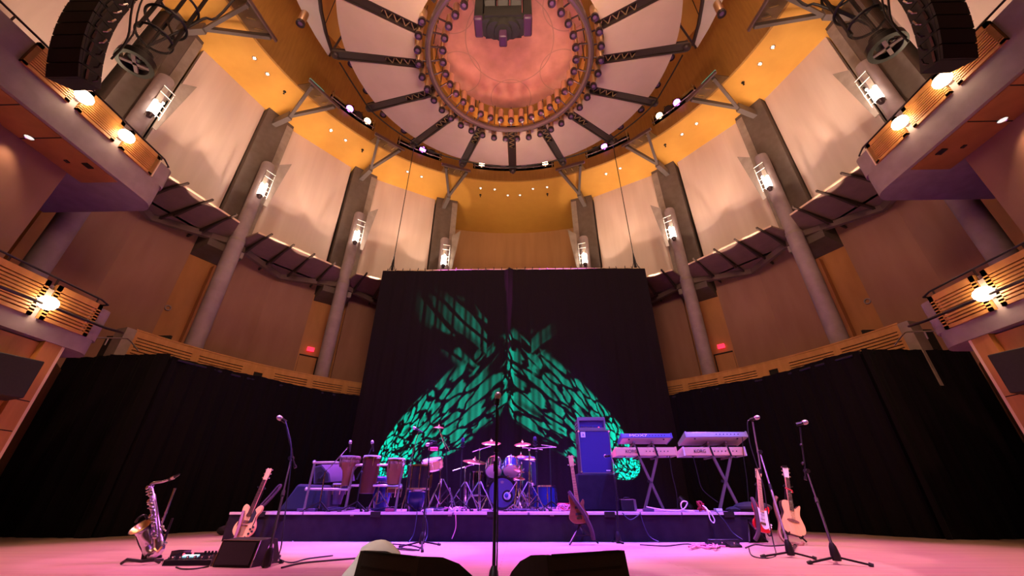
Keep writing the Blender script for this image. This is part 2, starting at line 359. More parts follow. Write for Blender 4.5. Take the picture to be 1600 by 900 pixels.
for (a0, a1), nm in zip(TROUGH, TL):
    t = thing('lighting_trough', 'black lighting trough in the drum wall '+nm, 'lighting slot', pol(7.9, (a0+a1)/2, z0), 'lighting slots in the drum wall')
    b = MB(); b.sector(8.4, 8.45, a0, a1, z0-.02, z1+.02); b.sector(7.8, 8.45, a0, a1, z0-.04, z0, 3); b.sector(7.8, 8.45, a0, a1, z1, z1+.04, 3)
    part('trough_box', b, 'slot', t)
    r = MB(); r.tube([pol(7.62, a0+(a1-a0)*k/10, z0+.1) for k in range(11)], .022); part('front_rail', r, 'pipe', t)
    for a in (a0+.5, a1-.5):
        part('rail_post', MB().cyl(pol(7.66, a, z0+.02), pol(7.66, a, z1+.1), .02), 'brasstruss', t)
def lantern(a, col, nm, R=7.72):
    c = pol(R, a, 13.33); d = (V((0, YC-1, 9))-c).normalized()
    t = thing('stage_lantern', nm, 'stage light', c, 'stage lanterns in the drum wall slots')
    part('housing', MB().lathe([(.06, -.22), (.12, -.16), (.14, .1), (.15, .12)], c, d, 16), 'black', t)
    part('lens', MB().lathe([(.02, .121), (.12, .122), (.125, .11)], c, d, 16), col, t)
    part('yoke', MB().tube([c+V((-.16, 0, 0)), c+V((-.16, 0, .2)), c+V((.16, 0, .2)), c+V((.16, 0, 0))], .012, 6), 'black', t)
for s in (-1, 1):
    lantern(s*52.0, 'violetglow', f'lit violet lantern in the outermost drum wall slot {SIDE[s]}')
    lantern(s*46.6, 'warmglow', f'lit warm lantern in the outermost drum wall slot {SIDE[s]}')
    lantern(s*49.3, 'candark', f'unlit dark lantern between the violet and warm ones {SIDE[s]}')
    lantern(s*29.3, 'violetglow', f'lit violet lantern in the second drum wall slot {SIDE[s]}')
    lantern(s*26.6, 'candark', f'unlit lantern beside the violet one in the second slot {SIDE[s]}')
    lantern(s*32.5, 'candark', f'unlit lantern at the outer end of the second slot {SIDE[s]}')
    lantern(s*10.3, 'warmglow', f'lit warm lantern at the end of the middle slot {SIDE[s]}')
    lantern(s*7.0, 'candark', f'unlit lantern next to the warm one in the middle slot {SIDE[s]}')
    lantern(s*3.4, 'pinklens', f'pink lensed lantern near the centre of the middle slot {SIDE[s]}')
# recessed downlights in the soffit
def downlight(a, R, s, nm, grp):
    c = pol(R, a, ZS-.004, s)
    t = thing('recessed_downlight', nm, 'downlight', c, grp)
    part('trim_ring', MB().lathe([(.045, 0), (.065, -.012), (.075, 0)], c, n=14, cap0=False, cap1=False), 'shine', t)
    part('lens', MB().lathe([(.0, -.004), (.046, -.004), (.046, 0)], c, n=14), 'spotglow', t)
for s in (-1, 1):
    for a, R, nm in [(73.7, 8.22, 'outer of the pair by the upper balcony'), (70.1, 8.27, 'inner of the pair by the upper balcony'), (53.2, 8.32, 'outer of the pair above the wide panel'), (49.2, 8.33, 'inner of the pair above the wide panel'), (31.7, 8.33, 'outer of the third pair'), (27.6, 8.33, 'inner of the third pair'), (10.1, 8.24, 'outer of the trio over the centre bay'), (5.8, 8.25, 'middle of the trio over the centre bay'), (1.8, 8.6, 'innermost of the trio over the centre bay')]:
        downlight(a, R, s, f'small white soffit downlight {SIDE[s]}, {nm}', 'downlights in the golden soffit')
    for a, R, nm in [(65.6, 8.29, 'beside the wide bay roof bracket'), (44.6, 8.3, 'beside the exit side roof bracket'), (9.9, 8.66, 'in the centre bay')]:
        c = pol(R, a, ZS, s); tag(obj('sprinkler_head', MB().lathe([(.05, 0), (.05, -.02), (.012, -.025), (.012, -.1), (.03, -.105), (.03, -.115)], c, n=10), 'black'), f'tiny black ceiling sprinkler {SIDE[s]} {nm}', 'sprinkler', 'sprinkler heads under the soffit')

# columns, pilasters, sconces, struts, panels, ledges for both sides
PAN = [(77.6, 64.7), (58.6, 44.1), (38.0, 22.0)]
PNM = ['beside the upper balcony', 'in the wide middle bay', 'next to the backdrop']
WOODZ = [(84.5, 79), (64.6, 58.8), (43.9, 37.3), (21.8, 15.6)]
LOW = [(79, 64.6), (58.8, 43.9), (37.3, 21.8)]
for s in (-1, 1):
    S = SIDE[s]
    # lower wall: brown woven bays with a mid-bay kink, and wooden recesses behind the columns
    m = MB()
    for a0, a1 in LOW:
        am = (a0+a1)/2
        for q0, q1, R0, R1 in ((a0, am, 10.0, 10.2), (am, a1, 10.2, 10.0)):
            m.hexa([pol(R0, q0, 0, s), pol(R1, q1, 0, s), pol(R1+.2, q1, 0, s), pol(R0+.2, q0, 0, s)], [pol(R0, q0, ZL+.3, s), pol(R1, q1, ZL+.3, s), pol(R1+.2, q1, ZL+.3, s), pol(R0+.2, q0, ZL+.3, s)])
    w = tag(obj(f'wall_{SN[s]}', m, 'weave'), f'brown woven lower wall panels {S}', 'wall', kind='structure')
    m = MB()
    for a0, a1 in WOODZ:
        m.hexa([pol(10.12, a0, 0, s), pol(10.12, a1, 0, s), pol(10.4, a1, 0, s), pol(10.4, a0, 0, s)], [pol(10.12, a0, 6.9, s), pol(10.12, a1, 6.9, s), pol(10.4, a1, 6.9, s), pol(10.4, a0, 6.9, s)])
        am = a1+(a0-a1)*.42
        m.hexa([pol(9.9, am-1.5, 0, s), pol(9.9, am-.2, 0, s), pol(10.2, am-.2, 0, s), pol(10.2, am-1.5, 0, s)], [pol(9.9, am-1.5, 6.55, s), pol(9.9, am-.2, 6.55, s), pol(10.2, am-.2, 6.55, s), pol(10.2, am-1.5, 6.55, s)])
    o = obj(f'wall_recess_{SN[s]}', m, 'wood2'); tag(o, f'orange wooden wall strips behind the columns {S}', 'wall', kind='structure')
    # exit door leaf outlined by a dark gap
    d = thing(f'door_{1 if s < 0 else 2}', f'plain wooden gallery door under the exit sign {S}', 'door', pol(10.1, 41.8, 2.4, s), kind='structure')
    m = MB(); m.hexa([pol(10.10, 43.5, 2.4, s), pol(10.10, 40.2, 2.4, s), pol(10.15, 40.2, 2.4, s), pol(10.15, 43.5, 2.4, s)], [pol(10.10, 43.5, 4.74, s), pol(10.10, 40.2, 4.74, s), pol(10.15, 40.2, 4.74, s), pol(10.15, 43.5, 4.74, s)])
    part('gap', m, 'slot', d)
    m = MB(); m.hexa([pol(10.07, 43.5, 2.4, s), pol(10.07, 40.45, 2.4, s), pol(10.13, 40.45, 2.4, s), pol(10.13, 43.5, 2.4, s)], [pol(10.07, 43.5, 4.68, s), pol(10.07, 40.45, 4.68, s), pol(10.13, 40.45, 4.68, s), pol(10.13, 43.5, 4.68, s)])
    part('door_leaf', m, 'wood2', d)
    c = pol(10.0, 41.95, 4.93, s); rz = -s*rad(41.95)
    e = thing('exit_sign', f'small glowing red EXIT sign above the gallery door {S}', 'exit sign', c, 'exit signs', rz=rz)
    part('sign_box', MB().box((0, .03, 0), (.21, .06, .13)), 'exit', e, world=False, bev=.006)
    text('lettering', 'EXIT', .1, c+Matrix.Rotation(rz, 3, 'Z') @ V((0, -.003, 0)), (PI/2, 0, rz), 'exitdim', e)
    # round wall fitting on the recess behind the first column
    c = pol(10.1, 64.0, 5.0, s); tag(obj('wall_speaker_ring', MB().lathe([(.045, 0), (.05, -.02), (.075, -.02), (.08, 0)], c, -(c-V((0, YC, 5.0))).normalized()*-1, 16, False, False), 'concl'), f'small pale round fitting on the wooden strip {S}', 'wall fitting', 'round wall fittings')
    for i, a in enumerate(CA):
        # pilaster
        h = 3.0 if i < 3 else 3.1
        m = MB(); pl = (a+3.1, a-2.6)
        lo = [pol(9.3, pl[0], 6.75, s), pol(9.3, pl[1], 6.75, s), pol(11.9, pl[1], 6.5, s), pol(11.9, pl[0], 6.5, s)]
        hi = [pol(9.3, pl[0], ZS, s), pol(9.3, pl[1], ZS, s), pol(11.9, pl[1], ZS, s), pol(11.9, pl[0], ZS, s)]
        m.hexa(lo, hi)
        tag(obj(f'wall_pilaster_{SN[s]}', m, 'concdk'), f'shade-toned concrete pilaster behind the column {CN[i]} {S}', 'pilaster', 'concrete pilasters', 'structure')
        # lit face of the pilaster, put into a paler concrete strip
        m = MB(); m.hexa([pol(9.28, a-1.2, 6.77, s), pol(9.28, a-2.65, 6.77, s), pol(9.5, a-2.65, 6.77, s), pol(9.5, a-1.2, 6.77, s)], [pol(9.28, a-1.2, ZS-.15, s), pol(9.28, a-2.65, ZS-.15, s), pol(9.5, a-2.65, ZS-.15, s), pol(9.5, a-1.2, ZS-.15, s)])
        tag(obj(f'trim_{2+i}', m, 'conc'), f'concrete strip in a lit tone on the pilaster {CN[i]} {S}', 'trim', 'pilaster strips', 'structure')
        # column
        t = thing('column', f'slender round concrete column {CN[i]} {S}', 'column', pol(8.9, a, 2.4, s), 'round columns', 'structure')
        c = pol(8.9, a, 0, s)
        part('shaft', MB().lathe([(.2, 2.4), (.2, 7.0), (.185, 7.02), (.185, 9.95), (.17, 10.0), (.0, 10.0)], c, n=24), 'concl', t)
        part('collar', MB().lathe([(.206, 6.96), (.206, 7.04)], c, n=24), 'conc', t)
        # sconce
        L = pol(8.9, a, 8.6, s); inn = (V((0, YC, 8.6))-L).normalized(); tg = V((inn.y, -inn.x, 0))*s     # tg: sideways, towards the stage centre line
        if tg.dot(V((-s, 0.6, 0))) < 0: tg = -tg
        t = thing('wall_sconce', f'glowing white ladder sconce on the column {CN[i]} {S}', 'sconce', L, 'ladder sconces on the columns')
        b = L+inn*.27
        for k in (-1, 1):
            part('glow_tube', MB().cyl(b+tg*.06*k+V((0, 0, .02)), b+tg*.06*k+V((0, 0, .42)), .04, n=10), 'lampw', t)
        part('back_tray', MB().bar(L+inn*.2+V((0, 0, -.06)), L+inn*.2+V((0, 0, 1.0)), .12, .02, inn), 'conc', t)
        for k in range(5):
            z = .08+.17*k+.05*k*(k > 2)
            part('cross_rod', MB().cyl(b-tg*.09+V((0, 0, z)), b+tg*.2+V((0, 0, z)), .008, n=8), 'lampdim', t)
        part('side_rail', MB().cyl(b+tg*.19+V((0, 0, .0)), b+tg*.19+V((0, 0, .9)), .007, n=8), 'lampdim', t)
        part('bottom_cap', MB().cyl(b+V((0, 0, -.1)), b+V((0, 0, 0)), .05, .09, n=10), 'candark', t)
        fin = MB(); q = L+tg*.26+inn*.05
        fin.add([q+V((0, 0, -.1)), q+tg*.1+V((0, 0, -.1)), q+tg*.34+V((0, 0, 1.95)), q+V((0, 0, 1.6)), ] + [p+inn*.02 for p in (q+V((0, 0, -.1)), q+tg*.1+V((0, 0, -.1)), q+tg*.34+V((0, 0, 1.95)), q+V((0, 0, 1.6)))], [(0, 1, 2, 3), (4, 5, 6, 7), (0, 1, 5, 4), (1, 2, 6, 5), (2, 3, 7, 6), (3, 0, 4, 7)])
        part('side_fin', fin, 'conc', t)
        part('fin_bracket', MB().bar(L+V((0, 0, .9)), q+V((0, 0, .9)), .03, .03), 'steel', t)
        # Y strut to the plate at the ring edge
        am = a+.4; F = pol(9.55, am+.9, 12.05, s); G = pol(8.6, am, 12.12, s)
        A = pol(6.85, am+3.4, 11.95, s); B = pol(6.85, am-3.6, 11.95, s)
        t = thing('roof_bracket', f'grey steel Y shaped roof bracket over the column {CN[i]} {S}', 'steel bracket', F, 'Y brackets under the soffit')
        part('stem', MB().bar(F, G, .16, .3), 'steel', t)
        part('arm', MB().bar(G, A, .09, .14), 'steel', t); part('arm', MB().bar(G, B, .09, .14), 'steel', t)
        part('wall_plate', MB().bar(F+V((0, 0, -.35)), F+V((0, 0, .3)), .3, .06, F-G), 'steel', t)
        A2 = pol(6.78, am+4.9, 11.95, s); B2 = pol(6.78, am-4.7, 11.95, s)
        part('front_bar', MB().bar(A2, B2, .05, .1), 'pipe', t)
        part('tip_strip', MB().bar(A2+V((0, 0, .06)), A2.lerp(B2, .45)+V((0, 0, .06)), .03, .03), 'tealglow' if i == 1 else 'pinklens', t)  # narrow edge strip; its glow is put into the material
        pm = MB(); ins = [pol(6.85, am+3.9, 12.0, s), pol(6.85, am-3.7, 12.0, s), pol(7.68, am-3.5, 12.45, s), pol(7.68, am+3.7, 12.45, s)]
        pm.hexa(ins, [p+V((0, 0, .03)) for p in ins]); part('glass_plate', pm, 'glass', t)
        for k in range(3):
            part('clip', MB().bar(pol(6.95, am+2.5-2.2*k, 11.98, s), pol(7.3, am+2.5-2.2*k, 12.2, s), .02, .02), 'brasstruss', t)
    # acoustic fabric panels
    for (a0, a1), nm in list(zip(PAN, PNM))+[((98, 85.2), 'above the upper balcony'), ((115, 101), 'farthest towards the audience above the upper balcony')]:
        m = MB(); R = 9.5
        m.hexa([pol(R, a0, ZL, s), pol(R, a1, ZL, s), pol(R+.1, a1, ZL, s), pol(R+.1, a0, ZL, s)], [pol(R, a0, ZS, s), pol(R, a1, ZS, s), pol(R+.1, a1, ZS, s), pol(R+.1, a0, ZS, s)])
        tag(obj('acoustic_panel', m, 'banner'), f'tall pale fabric wall panel {S} {nm}', 'wall panel', 'pale fabric wall panels', 'structure')
    # ledges
    BAY = [(81.3, 61.4, 'beside the upper balcony', (79.2, 74.8, 70.4, 65.9)), (61.4, 40.5, 'in the wide middle bay', (58.8, 54.2, 49.7, 45.0)), (40.5, 18.6, 'next to the backdrop', (37.6, 33, 28.4, 23.8))]
    for a0, a1, nm, brs in BAY:
        am = (a0+a1)/2-.3; K0 = pol(9.15, a0, ZL-.1, s); KM = pol(10.0, am, ZL-.1, s); K1 = pol(9.15, a1, ZL-.1, s)
        t = thing('reflector_ledge', f'brown sloping reflector ledge {S} {nm}', 'ledge', KM, 'reflector ledges on steel brackets')
        i0 = pol(8.25, a0-1.2, ZL, s); i1 = pol(8.25, a1+2.4, ZL, s)
        bd = [i0, i1, pol(9.3, a1+.4, ZL, s), pol(9.98, am, ZL, s), pol(9.3, a0-.4, ZL, s)]
        m = MB(); m.add([p for p in bd]+[p+V((0, 0, .05)) for p in bd], [(0, 1, 2, 3, 4), (5, 6, 7, 8, 9)]+[(k, (k+1) % 5, 5+(k+1) % 5, 5+k) for k in range(5)])
        part('board', m, 'board', t)
        part('edge_trim', MB().bar(i0+V((0, 0, .03)), i1+V((0, 0, .03)), .03, .045), 'trimlight', t)  # pale bar stands in for light caught along the inner edge
        part('edge_beam', MB().bar(K0, KM, .12, .17).bar(KM, K1, .12, .17), 'brown_steel', t)
        for q in brs:
            m = MB(); w = .045; p0 = pol(7.85, q, ZL-.03, s); p1 = pol(10.15, q, ZL-.03, s); sd = V((p1.y-p0.y, p0.x-p1.x, 0)).normalized()*w/2; dn = V((0, 0, -.05)); dn1 = V((0, 0, -.17))
            m.hexa([p0-sd+dn, p0+sd+dn, p1+sd+dn1*.35, p1-sd+dn1*.35], [p0-sd, p0+sd, p1+sd, p1-sd])
            mid = pol(9.2, q, ZL-.03, s); m.hexa([pol(8.3, q, ZL-.06, s)-sd, pol(8.3, q, ZL-.06, s)+sd, mid+sd+dn1, mid-sd+dn1], [pol(8.3, q, ZL-.03, s)-sd, pol(8.3, q, ZL-.03, s)+sd, mid+sd, mid-sd])
            part('bracket_fin', m, 'fin', t)

# gallery parapet with slots (choir gallery behind the drapes)
t = thing('gallery_parapet', 'slotted maple parapet of the gallery curving behind the drapes', 'parapet', (0, 12.4, 2.4), kind='structure')
RP = 8.36; zt, zb = 3.71, 2.4; PC = (0, 4.98)
def ppl(R, a, z, s=1): return V((s*R*math.sin(rad(a)), PC[1]+R*math.cos(rad(a)), z))
part('slot_backing', MB().sector(RP+.03, RP+.09, -72, 72, zb, zt-.03, 3, c=PC), 'slot', t)
fr = MB(); fr.sector(RP, RP+.03, -72.2, 72.2, zt-.09, zt, 3, c=PC); fr.sector(RP-.01, RP+.2, -72.2, 72.2, zt, zt+.03, 3, c=PC); fr.sector(RP, RP+.03, -72.2, 72.2, zb, zb+.3, 3, c=PC)
ST = [-72.2, -63.5, -55.6, -51.2, -44.2, -37.4, -31, -26.5, -19.5, -12.8, -6.2, 6.2, 12.8, 19.5, 26.5, 31, 37.4, 44.2, 51.2, 55.6, 63.5, 72.2]
NB = [(-55.6, -51.2), (-31, -26.5), (-6.2, 6.2), (26.5, 31), (51.2, 55.6)]
for a in ST: fr.sector(RP, RP+.03, a-.55, a+.55, zb, zt, 1, c=PC)
part('frame', fr, 'wood', t)
for a0, a1 in zip(ST[:-1], ST[1:]):
    if (a0, a1) in NB:
        b = MB(); am = (a0+a1)/2; b.sector(RP, RP+.03, a0, am-.75, zb, zt, 1, c=PC); b.sector(RP, RP+.03, am+.75, a1, zb, zt, 1, c=PC); b.sector(RP, RP+.03, am-.75, am+.75, zt-.2, zt, 1, c=PC); b.sector(RP, RP+.03, am-.75, am+.75, zb, zt-.4, 1, c=PC); b.sector(RP+.1, RP+.12, am-.8, am+.8, zt-.42, zt-.18, 1, c=PC)
        part('niche_panel', b, 'wood', t); continue
    b = MB(); n = 14
    for k in range(n):
        z = zb+.3+(zt-.09-zb-.3)*(k)/n; b.sector(RP, RP+.03, a0, a1, z+.02, z+(zt-.09-zb-.3)/n, 3, c=PC)
    part('slat_panel', b, 'wood', t)
for s in (-1, 1):
    m = MB(); m.hexa([ppl(RP-.02, 73.4, zb, s), ppl(RP-.02, 72.1, zb, s), ppl(RP+.3, 72.1, zb, s), ppl(RP+.3, 73.4, zb, s)], [ppl(RP-.02, 73.4, zt, s), ppl(RP-.02, 72.1, zt, s), ppl(RP+.3, 72.1, zt, s), ppl(RP+.3, 73.4, zt, s)])
    part('end_post', m, 'conc', t, 'grey concrete end post')
m = MB(); m.sector(8.55, 10.1, -69, 69, 2.25, 2.4, 3); tag(obj('floor_gallery', m, 'concdk'), 'dim gallery floor behind the parapet', 'floor', kind='structure')

# ------------------------------------------------------------------ side balconies
def balcony(s, z0, z1, z2, y0, yt, panels, lamps, nm, rail, soffit, XB=9.0):
    S = SIDE[s]; X = 6.75
    t = thing('balcony', f'{nm} balcony with slotted maple front and violet light tinted slab {S}', 'balcony', (s*X, yt, z0), 'side balconies', 'structure')
    def plan(X0, X1, yt, r):
        pts = [(X0, y0)]; 
        for k in range(9): a = rad(90*k/8); pts.append((X0+r-r*math.cos(a), yt-r+r*math.sin(a)))
        return [(s*x, y) for x, y in pts+[(X1, yt), (X1, y0)]]
    part('slab', MB().prism(plan(X, XB, yt, .32), z0, z1), 'concl', t)
    up = MB().prism(plan(X+.03, X+.2, yt-.02, .16), z1, z2-.02)
    part('upstand', up, 'concl', t)
    for a, b in panels:
        pn = part('slat_panel', MB().span((s*(X+.025), a, z1+.02), (s*(X+.03), b, z2-.03)), 'slot', t)
        f = MB(); x0, x1 = s*(X-.03), s*(X+.026); zb_, zt_ = z1+.0, z2
        f.span((x0, a, zt_-.06), (x1, b, zt_)); f.span((x0, a, zb_), (x1, b, zb_+.05)); f.span((x0, a, zb_), (x1, a+.07, zt_)); f.span((x0, b-.07, zb_), (x1, b, zt_))
        n = 9; h = (zt_-zb_-.11)/n
        for k in range(n): f.span((x0, a, zb_+.05+k*h+.019), (x1, b, zb_+.05+(k+1)*h))
        part('wood_face', f, 'wood', pn)
    part('edge_strip', MB().span((s*(X-.01), yt-.42, z1+.01), (s*(X+.02), yt-.4, z2-.03)), 'trimlight', t)
    r = MB(); r.tube([V((s*(X+.08), y0, z2+.12)), V((s*(X+.08), yt-.3, z2+.12)), V((s*(X+.16), yt-.1, z2+.12)), V((s*(X+.5), yt-.05, z2+.12))], .016); part('handrail', r, 'rail', t)
    for k in range(8):
        y = yt-.35-.64*k
        part('rail_post', MB().cyl((s*(X+.08), y, z2-.05), (s*(X+.08), y, z2+.12), .014, n=8), 'rail', t)
    if soffit:
        sf = part('soffit_panel', MB().span((s*(X+.06), y0, z0-.012), (s*7.46, 4.94, z0)), 'wood2', t)
        part('seam', MB().span((s*(X+.06), 3.98, z0-.014), (s*7.46, 4.0, z0-.011)).span((s*(X+.06), 3.41, z0-.014), (s*7.46, 3.43, z0-.011)), 'slot', sf)
        part('vent', MB().box((s*6.95, 4.55, z0-.018), (.09, .12, .02)), 'candark', sf); part('vent', MB().box((s*7.2, 4.45, z0-.018), (.05, .06, .02)), 'candark', sf)
        c = V((s*7.29, 3.97, z0-.014)); d = thing('recessed_downlight', f'bright downlight in the wooden soffit under the {nm} balcony {S}', 'downlight', c, 'balcony soffit downlights')
        part('trim_ring', MB().lathe([(.05, 0), (.06, -.012), (.065, 0)], c, n=14, cap0=False, cap1=False), 'shine', d); part('lens', MB().lathe([(0, -.005), (.05, -.005), (.05, 0)], c, n=14), 'spotglow', d)
    for y, q in lamps:
        z = z1+.22
        d = thing('balcony_lamp', f'blazing wall lamp on the {nm} balcony front {S}'+q, 'wall lamp', (s*X, y, z), 'balcony front lamps')
        part('back_plate', MB().span((s*(X-.02), y-.04, z1+.16), (s*(X+.03), y+.04, z2-.1)), 'conc', d)
        part('glow_bowl', MB().sphere((s*(X-.1), y, z), .13, 14, (.7, 1.0, .75)), 'lamp', d)
    return t
for s in (-1, 1):
    balcony(s, 5.42, 5.9, 6.36, -2.0, 5.72, [(4.63, 5.27), (3.87, 4.5), (3.1, 3.75)], [(4.565, ', nearer its rounded tip'), (3.81, ', nearer the line array')], 'upper', True, True)
    balcony(s, 2.58, 2.82, 3.37, -2.0, 6.0, [(4.98, 5.69), (3.9, 4.88)], [(4.93, '')], 'lower', True, False, 7.35)
    S = SIDE[s]
    # wall below the upper balcony; black end panel stands in for the shaded gap
    tag(obj(f'wall_side_{SN[s]}', MB().span((s*7.46, -4, 2.5), (s*7.9, 4.7, 5.5)), 'weave'), f'brown woven side wall between the two balconies {S}', 'wall', kind='structure')
    tag(obj(f'wall_end_{SN[s]}', MB().span((s*7.9, 4.2, 2.5), (s*9.2, 4.6, 5.5)), 'slot'), f'black panel for the shaded gap behind the side wall {S}', 'wall', kind='structure')
    # wooden wall below the lower balcony
    t = thing(f'wall_stage_{SN[s]}', f'orange wooden stage side wall below the lower balcony {S}', 'wall', (s*6.95, 5.2, 0), kind='structure')
    m = MB(); m.span((s*6.86, -3, 0), (s*7.0, 5.26, 2.56)); part('panelling', m, 'wood', t)
    m = MB(); m.span((s*6.78, 5.26, 0), (s*7.0, 5.5, 2.58)); part('end_frame', m, 'wood', t)
    m = MB(); m.span((s*6.78, 5.5, 0), (s*6.82, 5.54, 2.58)); part('pale_edge', m, 'trimlight', t)
    m = MB()
    for z in (1.0, 1.35, 1.75): m.span((s*6.775, 5.27, z), (s*6.79, 5.49, z+.012)); m.span((s*6.855, 3, z), (s*6.865, 5.25, z+.012))
    part('seam', m, 'slot', t)
    # open door leaf beside the drape and the service panel in the passage
    d = thing(f'door_{3 if s < 0 else 4}', f'brown wooden door leaf between the drape and the stage side wall {S}', 'door', (s*7.3, 6.3, 0), kind='structure')
    part('door_leaf', MB().bar((s*8.3, 6.6, 1.41), (s*9.0, 7.42, 1.41), .06, 2.82), 'wooddk', d); part('edge_band', MB().bar((s*8.27, 6.565, 1.42), (s*8.3, 6.6, 1.42), .1, 2.84), 'wood2', d)
    tag(obj('wall_passage_'+SN[s], MB().span((s*9.3, 5.0, 0), (s*9.4, 7.5, 2.6)), 'conc'), f'grey passage wall behind the door leaf {S}', 'wall', kind='structure')
    # handrail between the balcony tip and the gallery
    r = MB().tube([V((s*abs(p.x), p.y, p.z)) for p in (pY(137, 527, 5.85), pY(166, 528, 6.3), pY(199, 528.5, 6.8), pY(205, 534, 6.95), pY(216, 548, 7.15))], .012)
    q_ = pY(169, 529, 6.3); r.cyl((s*abs(q_.x), q_.y, q_.z-.12), (s*abs(q_.x), q_.y, q_.z), .012, n=8)
    tag(obj('stair_handrail', r, 'railm'), f'thin bent metal handrail bridging balcony tip and gallery {S}', 'handrail', 'stair handrails')
    r = MB().tube([V((s*6.62, 3.0, 2.95)), V((s*6.62, 5.8, 3.02)), V((s*6.9, 6.35, 3.16))], .022)
    tag(obj('balcony_handrail', r, 'rail'), f'dark sloping handrail across the lower balcony slats {S}', 'handrail', 'lower balcony handrails')
    st = MB().span((s*7.95, 7.75, 2.4), (s*8.5, 8.3, 3.4)); tag(obj('trim_step_'+SN[s], st, 'tan'), f'pale wooden step block between balcony and gallery {S}', 'step', kind='structure')
    tag(obj('wall_gap_'+SN[s], MB().span((s*7.9, 8.3, 2.4), (s*9.6, 8.35, 3.9)), 'slot'), f'black sheet for the shade in the opening between balcony and gallery {S}', 'wall', kind='structure')  # black sheet fills the opening in place of its shade
for s in (-1, 1):
    c = V((s*6.62, 4.93, 1.95))
    t = thing('wall_loudspeaker', f'black loudspeaker hung on the orange stage side wall {SIDE[s]}', 'loudspeaker', c, 'stage side loudspeakers')
    part('cabinet', MB().box(c, (.44, .44, .5), Matrix.Rotation(s*.35, 3, 'Z')), 'blackm', t, bev=.015); part('bracket', MB().span((s*6.8, 4.9, 1.9), (s*6.87, 5.0, 2.05)), 'black', t)
b = thing('switch_box', 'small grey switch box in the passage by the saxophone side drape', 'switch box', (-7.22, 5.75, 1.35))
part('box_body', MB().span((-7.2, 5.7, 1.25), (-7.27, 5.85, 1.5)), 'conc', b); part('pilot_light', MB().sphere((-7.19, 5.82, 1.44), .012, 8), 'led', b)
# ================================================================== CANOPY
CY = 6.1; CZ = 10.5
def cp(r, a, z, sx=1.06, sy=.97): return V((r*sx*math.sin(rad(a)), CY+r*sy*math.cos(rad(a)), z))
t = thing('acoustic_canopy', 'round hanging acoustic canopy with pale fan panels around a pipe ring', 'canopy', (0, CY, CZ))
SLOT = [k*22.5 for k in range(16)]
for a in SLOT:
    a0, a1 = a, a+22.5; m = MB(); rows = []
    for i in range(9):
        f = i/8; row = []
        for j in range(7):
            r = 2.3+(4.12-2.3)*j/6; w = math.degrees(.13/r); q = a0+w+(a1-a0-2*w)*f
            z = CZ+.12+.42*(j/6)+.0*f
            row.append(cp(r, q, z))
        rows.append(row)
    m.grid(rows); m.grid([[p+V((0, 0, .04)) for p in r] for r in rows])
    part('fan_panel', m, 'petal', t)
    # radial truss in each slot
    m = MB(); p0 = cp(2.15, a, CZ+.16); p1 = cp(4.45, a, CZ+.62); sd = V((math.cos(rad(a)), -math.sin(rad(a)), 0))
    for k in (-1, 1): m.bar(p0+sd*.10*k, p1+sd*.10*k, .035, .09)
    m.bar(p0.lerp(p1, .42), p1, .15, .04); m.bar(p0+V((0, 0, .07)), p1+V((0, 0, .07)), .26, .015)
    tr = part('radial_truss', m, 'truss', t)
    z = MB(); n = 9
    for k in range(n):
        q0 = p0.lerp(p1, .04+.4*k/n)+sd*.09*(1 if k % 2 else -1); q1 = p0.lerp(p1, .04+.4*(k+1)/n)+sd*.09*(-1 if k % 2 else 1); z.bar(q0, q1, .02, .02)
    part('zigzag_brace', z, 'brasstruss', tr)
    part('end_joint', MB().sphere(p1, .12, 10), 'truss', tr)
part('pipe_ring', MB().ring((0, CY, CZ), 2.1, .075, 72, 10, 1.0, .97), 'pipe', t)
b = MB(); b.lathe([(1.98, .12), (2.0, .62)], (0, CY, CZ), n=64, cap0=False, cap1=False); part('inner_fascia', b, 'gold', t)
for k in range(24): part('fascia_post', MB().cyl(cp(1.96, k*15, CZ+.1, 1, 1), cp(1.96, k*15, CZ+.95, 1, 1), .014, n=6), 'truss', t)
b = MB(); b.lathe([(2.02, 0), (2.16, .08)], (0, CY, CZ), n=64, cap0=False, cap1=False); part('lower_lip', b, 'pipe', t)
dm = MB(); dm.lathe([(.001, 0), (.5, 0), (1.2, 0), (2.06, 0), (2.06, .05)], (0, 0, 0), n=72, cap0=False)
dd = obj('dome_disc', dm, 'dome', None); dd.parent = t; dd.location = (0, 0, 1.05)
arc = MB()
arc.tube(smooth([pol(4.9, 71, 11., -1), pol(5.08, 61.4, 11, -1), pol(5.3, 52.5, 11, -1), pol(5.4, 38.8, 11, -1), pol(5.45, 25, 11, -1), pol(5.5, 0, 11), pol(5.45, 25, 11, 1), pol(5.4, 38.8, 11, 1), pol(5.3, 52.5, 11, 1), pol(5.08, 61.4, 11, 1), pol(4.9, 71, 11, 1)], 4, False), .022, 6)
part('cable_loop', arc, 'black', t)
for k in range(8): a = k*45+22.5; part('hanger_wire', MB().cyl(cp(3.2, a, CZ+.4), cp(3.0, a, 15.9), .012, n=6), 'black', t)
